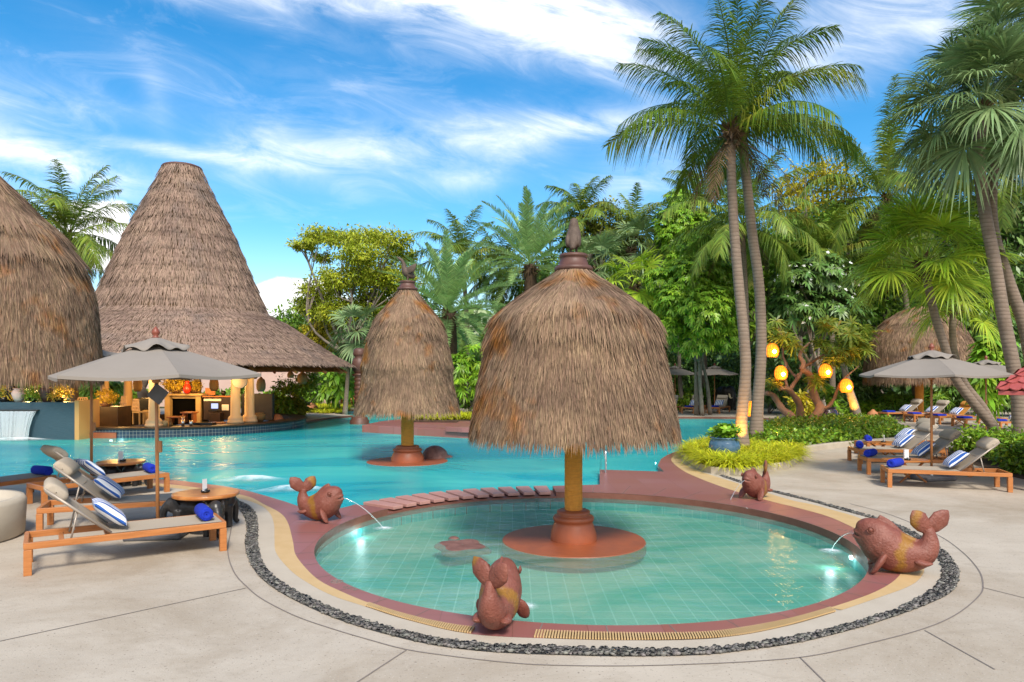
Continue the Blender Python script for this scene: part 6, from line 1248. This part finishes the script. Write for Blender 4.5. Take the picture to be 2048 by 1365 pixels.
def jar(label, px, Y, z, h, r, mat):
    x = P(px, 748, Y)[0]; m = MB(); m.lathe([(.001, 0), (r*.5, 0), (r*.8, h*.3), (r, h*.62), (r*.85, h*.82), (r*.62, h*.9), (r*.8, h), (r*.6, h), (.001, h*.85)], 22); tag(m.build('clay_jar', MT[mat], smooth=True, loc=(x, Y, z)), label, 'jar', 'clay jars in the bar')
zt = 1.15
potted('spiky round plant at the left picture edge on the waterfall wall', 8, 0, 24.1, zt, .30, 'gold', 'black', .16, .16, 1); potted('round plant between the pale jar and the dark jar on the waterfall wall', 68, 0, 24.1, zt, .33, 'hedge', 'black', .16, .16, 2); potted('round golden plant at the right end of the waterfall wall', 118, 0, 24.1, zt, .33, 'gold', 'black', .16, .16, 3)
jar('pale pinkish jar with a narrow foot on the waterfall wall', 38, 23.95, zt, .46, .22, 'pink'); jar('dark round jar on the waterfall wall behind the pale one', 24, 24.25, zt, .55, .22, 'black'); jar('dark jar between two round plants on the waterfall wall', 94, 24.1, zt, .56, .24, 'clay')
# entry steps
o = block('entry_step', 'orange lit stone steps into the pool beside the waterfall wall', 'steps', 151, 232, 866, 884, 24.35, 1.5, 'terra'); o2 = block('entry_step', 'upper cream step of the pool bar entry', 'steps', 151, 212, 858, 868, 24.9, 1.2, 'orangelit_wall')
block('low_cabinet', 'small dark cabinet on the steps beside the waterfall wall', 'cabinet', 154, 182, 843, 862, 25.6, .6, 'darkwood')
block('bar_counter', 'dark tiled counter carrying the golden bush', 'counter', 190, 236, 814, 868, 26.0, .9, 'darkwood'); block('bar_counter', 'dark cabinet block left of the grey lit column', 'counter', 237, 266, 822, 852, 27.3, .8, 'black')
block('wooden_shelf', 'orange wooden shelf between the waterfall wall and the golden bush', 'shelf', 150, 192, 823, 827, 26.6, .6, 'wood')
potted('big golden bush in a pot on the dark counter of the bar', 212, 0, 26.2, P(212, 815, 26.2)[2], .30, 'gold', 'clay', .22, .2, 4)
block('coffee_machine', 'black coffee machine behind the grey lit column', 'coffee machine', 268, 303, 797, 820, 28.2, .5, 'black', bevel=.04); block('back_counter', 'cream back counter under the black coffee machine', 'counter', 266, 303, 821, 850, 28.0, .7, 'tanwall')
def chair(label, px, Y, rz, mat='gold'):
    z = .25; t = thing('bar_chair', label, 'chair', (P(px, 748, Y)[0], Y, z), rz, 'lattice backed chairs in the bar')
    m = MB(); m.box((0, 0, .44), (.46, .46, .05)); m.build('seat', MT['tanwall'], t, bevel=.01)
    for x in (-.2, .2):
        for y in (-.2, .2): m = MB(); m.box((x, y, .21), (.04, .04, .42)); m.build('leg', MT['tanwall'], t)
    m = MB()
    for i in range(4): m.box((0, .21, .52 + i*.13), (.46 - i*.05, .03, .045))
    for i in range(5): m.beam(((i - 2)*.105, .21, .49), ((i - 2)*.075, .21, .93), .035, .03)
    m.build('lattice_back', MT['column'], t)
chair('lattice backed chair beside the end of the waterfall wall', 161, 27.8, .2); chair('lattice backed chair behind the golden bush', 238, 29.2, -.5); chair('cream chair at the bar edge left of the grey lit column', 283, 26.3, 2.6); 
def bar_table(label, px0, px1, ytop, Y):
    a, b = P(px0, ytop, Y), P(px1, ytop, Y); w2 = (b[0] - a[0])/2; t = thing('bar_table', label, 'table', ((a[0] + b[0])/2, Y, .25), 0, 'small wooden tables in the bar'); h = a[2] - .25
    m = MB(); m.box((0, 0, h - .025), (2*w2, .5, .05)); m.build('tabletop', MT['wood_top'], t, bevel=.008)
    for s in (-1, 1): m = MB(); m.box((s*w2*.7, 0, (h - .05)/2), (.07, .3, h - .05)); m.build('leg', MT['wood'], t)
bar_table('low wooden table before the black oven opening', 339, 366, 833, 26.6); bar_table('taller wooden table beside the bar cabinet', 366, 392, 824, 27.2)
MT['mouth_black'] = M('hollow_shade', L3(.004,.004,.004), rough=.95, spec=.02)  # near-black colour stands for the shade inside the oven opening
fp = thing('fireplace', 'tan stone oven block with a black opening under the hanging golden plant', 'fireplace', (*P(365, 748, 28.6)[:2], .0)); W_ = 28.6/F
m = MB(); m.box((-31*W_, .4, .62), (10*W_, .8, 1.20)); m.box((31*W_, .4, .62), (10*W_, .8, 1.20)); m.box((0, .45, 1.16), (52*W_, .7, .12)); m.build('surround', MT['tanwall'], fp, bevel=.01)
m = MB(); m.box((0, .5, .58), (51.8*W_, .5, 1.03)); m.build('opening', MT['mouth_black'], fp)
m = MB(); m.box((0, .4, 1.265), (84*W_, 1.0, .08)); m.build('mantel', MT['tanwall'], fp, bevel=.015)
potted('large golden trailing plant on the tan oven block', 352, 0, 28.7, 1.31, .42, 'gold', 'clay', .2, .25, 5, .8, 2600, .08); potted('golden trailing plant right of the red vase on the oven block', 388, 0, 28.9, 1.31, .26, 'gold', 'clay', .15, .18, 6, .8, 1200, .07); potted('orange flower arrangement above the oven block', 365, 0, 29.2, 1.6, .34, 'redleaf', 'clay', .25, .2, 7, 0, 1200, .09)
x = P(373, 748, 28.4)[0]; t_ = thing('red_vase', 'bright red vase on the tan oven block', 'vase', (x, 28.45, 1.31)); m = MB(); m.lathe([(.001, 0), (.09, 0), (.16, .16), (.14, .30), (.07, .40), (.09, .48), (.12, .50), (.05, .5)], 20); MT['redglaze'] = M('red_glaze', L3(.5, .03, .015), rough=.25); m.build('vessel', MT['redglaze'], t_, True)
cb = thing('bar_cabinet', 'dark cabinet with pale drawers behind the front columns', 'cabinet', (*P(436, 748, 28.6)[:2], .25)); ww = 58*28.6/F
m = MB(); m.box((0, .35, .46), (ww, .7, .92)); m.build('case', MT['darkwood'], cb, bevel=.01); m = MB(); m.box((0, .33, .94), (ww + .06, .78, .05)); m.build('counter_top', MT['wood'], cb, bevel=.01)
for dx, dz, w2, h2 in ((-.22, .80, .70, .09), (.30, .50, .28, .24)): m = MB(); m.box((dx, -.01, dz), (w2, .04, h2)); m.build('drawer', MT['white'], cb, bevel=.01)
MT['screen'] = Emit('till_screen', L3(.5, .55, .9), .8); tl = thing('cash_register', 'cash register with a lit screen in front of the dark cabinet', 'cash register', (*P(428, 748, 28.3)[:2], .62)); m = MB(); m.box((0, 0, .03), (.34, .3, .06)); m.box((0, .08, .2), (.32, .03, .26)); m.build('case', MT['black'], tl, bevel=.01); m = MB(); m.box((0, .062, .2), (.27, .006, .2)); m.build('screen', MT['screen'], tl)
block('till_table', 'small dark table carrying the cash register', 'table', 418, 440, 826, 846, 28.15, .4, 'darkwood')
lp = thing('laptop', 'dark open laptop on the bar cabinet', 'laptop', (*P(417, 748, 28.8)[:2], 1.215)); m = MB(); m.box((0, 0, .015), (.42, .3, .03)); m.build('keyboard', MT['black'], lp); m = MB(); m.box((0, .17, .17), (.40, .02, .28)); m.build('screen', MT['wood'], lp)
jar('small dark jar on the bar cabinet', 447, 28.8, 1.215, .2, .1, 'black')
for lab, px, Y, h, r, mt in (('steel cup of straws on the bar rim', 366, 25.35, .22, .06, 'steel'), ('steel shaker right of the straws on the bar rim', 382, 25.3, .20, .065, 'steel'), ('small brass cup on the bar rim left of the straws', 341, 25.2, .14, .06, 'wicker'), ('tan napkin box beside the foot of the grey lit column', 329, 25.15, .2, .12, 'tanwall')):
    m = MB(); m.lathe([(.001, 0), (r*.85, 0), (r, h), (r*.9, h), (r*.8, .02), (.001, .02)], 16)
    if 'straws' in lab and 'right' not in lab:
        for q in range(6): m.tube([(0, 0, .02), (.05*math.cos(q), .05*math.sin(q), h + .12)], .008, 4)
    tag(m.build('bar_cup', MT[mt], smooth=True, loc=(P(px, 748, Y)[0], Y, .25)), lab, 'cup', 'cups and boxes on the bar rim')
block('serving_tray', 'dark tray with yellow slices on the bar rim', 'tray', 386, 424, 846, 850, 25.6, .4, 'black', z0=.25); block('bar_mat', 'yellow wooden board on the bar rim below the cabinet', 'board', 420, 446, 845, 849, 26.3, .3, 'wood_top', z0=.25)
jar('dark wicker basket jar on the bar rim right of the columns', 520, 27.6, .25, .34, .22, 'wicker')
o = block('bar_screen', 'dark grey screen wall at the right end of the pool bar', 'screen wall', 482, 545, 788, 850, 29.2, .25, 'screen_dark', bevel=.02, z0=.20)
x = P(478, 748, 26.2); m = MB(); m.lathe([(.001, -.03), (.27, -.03), (.285, 0), (.27, .03), (.001, .03)], 32); m.v = [v[:, [0, 2, 1]] for v in m.v]; o = m.build('grey_disc', MT['alu'], smooth=False, loc=(x[0], 26.3, P(478, 762, 26.2)[2])); tag(o, 'round grey disc fixed to the front column under the parasol tip', 'wall disc')
# hanging woven lamps under the eave
def wlamp(label, px, py, Y, h=.55, r=.17):
    c = P(px, py, Y); t = thing('woven_lamp', label, 'hanging lamp', c, 0, 'woven lamps hanging under the pavilion eave'); m = MB(); m.lathe([(.03, h*.5), (.06, h*.42), (r*.8, h*.3), (r, 0), (r*.95, -h*.3), (r*.6, -h*.5), (r*.5, -h*.48), (r*.8, -h*.28), (r*.85, 0), (r*.6, h*.25)], 20); m.build('shade', MT['wicker'], t, True)
    m = MB(); m.tube([(0, 0, h*.48), (0, 0, max(.4, 2.55 - c[2]))], .012, 5); m.build('cord', MT['dark_metal'], t)
wlamp('dark woven lamp left of the grey lit column', 275, 769, 27.0); wlamp('tan woven lamp above the cash register', 428, 768, 26.8); wlamp('tan woven lamp right of the two front columns', 522, 769, 26.5); wlamp('round woven lamp under the right tip of the pavilion eave', 605, 756, 28.6, .5, .2); wlamp('small pale woven lamp under the right eave', 581, 750, 28.0, .26, .13); wlamp('small woven lamp just under the parasol tip', 508, 752, 28.5, .26, .14); wlamp('small woven lamp high between the columns', 412, 752, 29.0, .26, .14)
for px, py, Y, e in ((365, 770, 27.6, 50), (230, 780, 27.2, 60), (440, 775, 27.6, 55), (300, 765, 30, 45), (165, 800, 25.2, 35), (455, 765, 25.9, 16), (290, 765, 24.6, 14), (515, 765, 26.6, 14)): lamp('bar_light', 'POINT', P(px, py, Y), e, (1, .55, .17), .25)
for px, Y in ((60, 24.6), (130, 24.5)): lamp('plant_light', 'POINT', P(px, 790, Y), 25, (1, .6, .2), .1)
# boulders, totem, red walled island, garden wall, old trunk behind the bar
for lab, px, py, r, s in (('rounded orange boulder at the right end of the bar', 549, 850, .30, 1), ('tan rock in the lime grass of the far beach', 622, 824, .36, 2)):
    x, y, _ = G(px, py); rng = np.random.RandomState(s); m = MB(); m.ball((0, 0, .15), (r*1.1, r*.9, r*.85), 18, 12); v = m.v[0]; v *= 1 + .10*np.sin(v[:, :1]*9 + s)*np.cos(v[:, 1:2]*7); tag(m.build('boulder', MT['barrel'], smooth=True, loc=(x, y + .2, 0)), lab, 'boulder')
t_ = thing('carved_totem', 'dark carved stone totem standing in the far water behind the slim thatched parasol', 'stone post', (P(719, 748, 31.4)[0], 31.4, -.9))
pr_ = [(.001, 0), (.42, 0), (.42, .95), (.36, 1.0), (.36, 1.08), (.26, 1.12)]
for q in range(9): z = 1.15 + q*.19; pr_ += [(.20, z), (.235, z + .05), (.235, z + .12), (.20, z + .17)]
pr_ += [(.30, 2.92), (.32, 2.98), (.20, 3.02)]
m = MB(); m.lathe(pr_, 24); m.build('shaft', MT['clay'], t_, True); m = MB(); m.lathe([(.18, 3.0), (.30, 3.15), (.34, 3.40), (.30, 3.62), (.20, 3.74), (.26, 3.8), (.29, 3.88), (.26, 3.96), (.27, 4.05), (.16, 4.12), (.001, 4.14)], 24); m.build('urn', MT['clay'], t_, True)
m = MB(); m.prism([(-5.65, 26.9), (-3.4, 25.45), (-1.74, 24.4), (.5, 23.9), (2.3, 25.5), (2.5, 30.6), (-4.0, 31.9), (-5.3, 29.2)], -1.2, .17); m.build('garden_island', MT['coping'], kind='structure', bevel=.01)
m = MB(); m.prism([(-2.3, 24.65), (-1.7, 24.25), (.6, 23.75), (1.0, 26.6), (-2.0, 27.6)], .1, .27); m.build('island_step', MT['coping'], kind='structure', bevel=.01)
m = MB(); m.prism([(-4.0, 28.4), (1.5, 27.5), (2.4, 30.4), (-3.9, 31.6)], .1, .26); m.build('bed_soil', MT['dirt'], kind='structure')
m = MB(); m.box((0, 0, 1.2), (15, .3, 2.5)); m.box((0, 0, 2.5), (15.1, .4, .1)); tag(m.build('garden_wall', MT['pink'], loc=(-18.5, 46.5, 0)), 'pinkish garden wall behind the pavilion', 'wall')
b = np.array([P(290, 748, 36)[0], 36, 0]); tree('old pale trunk with bare forks seen through the pavilion', b, PB(36, (270, 720, 30), (310, 715, 30), (290, 690, 40)), 'green', 2400, .25, .32, 90)
# little tiled kiosk at the right edge
th_ = math.atan2(8.49, 12.5); rv = np.array([math.sin(th_), math.cos(th_)]); ev = np.array([math.cos(th_), -math.sin(th_)])
kc = np.array([8.49, 12.5]) + 1.5*rv + 1.5*ev; t_ = thing('tiled_kiosk', 'small kiosk with a scalloped red tile roof at the right picture edge', 'kiosk', (kc[0], kc[1], 0), -th_)
m = MB(); ez, hgt, hs_ = 1.80, 1.30, 1.5; nrow = 11
for side in range(4):
    Rz = np.array(Matrix.Rotation(side*pi/2, 3, 'Z'))
    for r_ in range(nrow):
        f0, f1 = r_/nrow, (r_ + 1.35)/nrow; z0, z1 = ez + hgt*f0, ez + hgt*min(f1, 1); y0, y1 = -hs_*(1 - f0), -hs_*(1 - min(f1, 1)); hw_ = hs_*(1 - f0)
        nt = max(2, int(2*hw_/.17)); wt = 2*hw_/nt
        for q in range(nt):
            xc = -hw_ + (q + .5)*wt; cs = np.linspace(-1, 1, 5); bow = .05*cs**2; top_w = min(1, max(0.0, hs_*(1 - min(f1, 1)))/max(hw_, 1e-6))
            low = np.stack([xc + cs*wt*.5, y0 + bow*(-y0/hs_)*0 + .0 - .02 + bow*.75, z0 + .03 - 0*cs + bow*.65], -1); upp = np.stack([(xc + cs*wt*.5)*np.clip(top_w*1.1, 0, 1), np.full(5, y1), np.full(5, z1 + .005)], -1)
            lowb = low - [0, -.005, .022]
            m.grids((np.stack([lowb, low, upp]) @ Rz.T)[None])
rf = m.build('tiled_roof', MT['rooftile'], t_); m = MB(); m.lathe([(hs_*1.30, ez - .05), (.02, ez + hgt*.93)], 4, a0=pi/4, a1=pi/4 + 2*pi); m.build('roof_board', MT['wood'], t_)
m = MB(); m.box((0, 0, ez - .035), (2*hs_ - .04, 2*hs_ - .04, .07)); m.build('fascia', MT['rooftile'], t_)
for x in (-.9, .9):
    for y in (-.9, .9): m = MB(); m.box((x, y, ez/2), (.12, .12, ez - .02)); m.build('post', MT['wood'], t_)
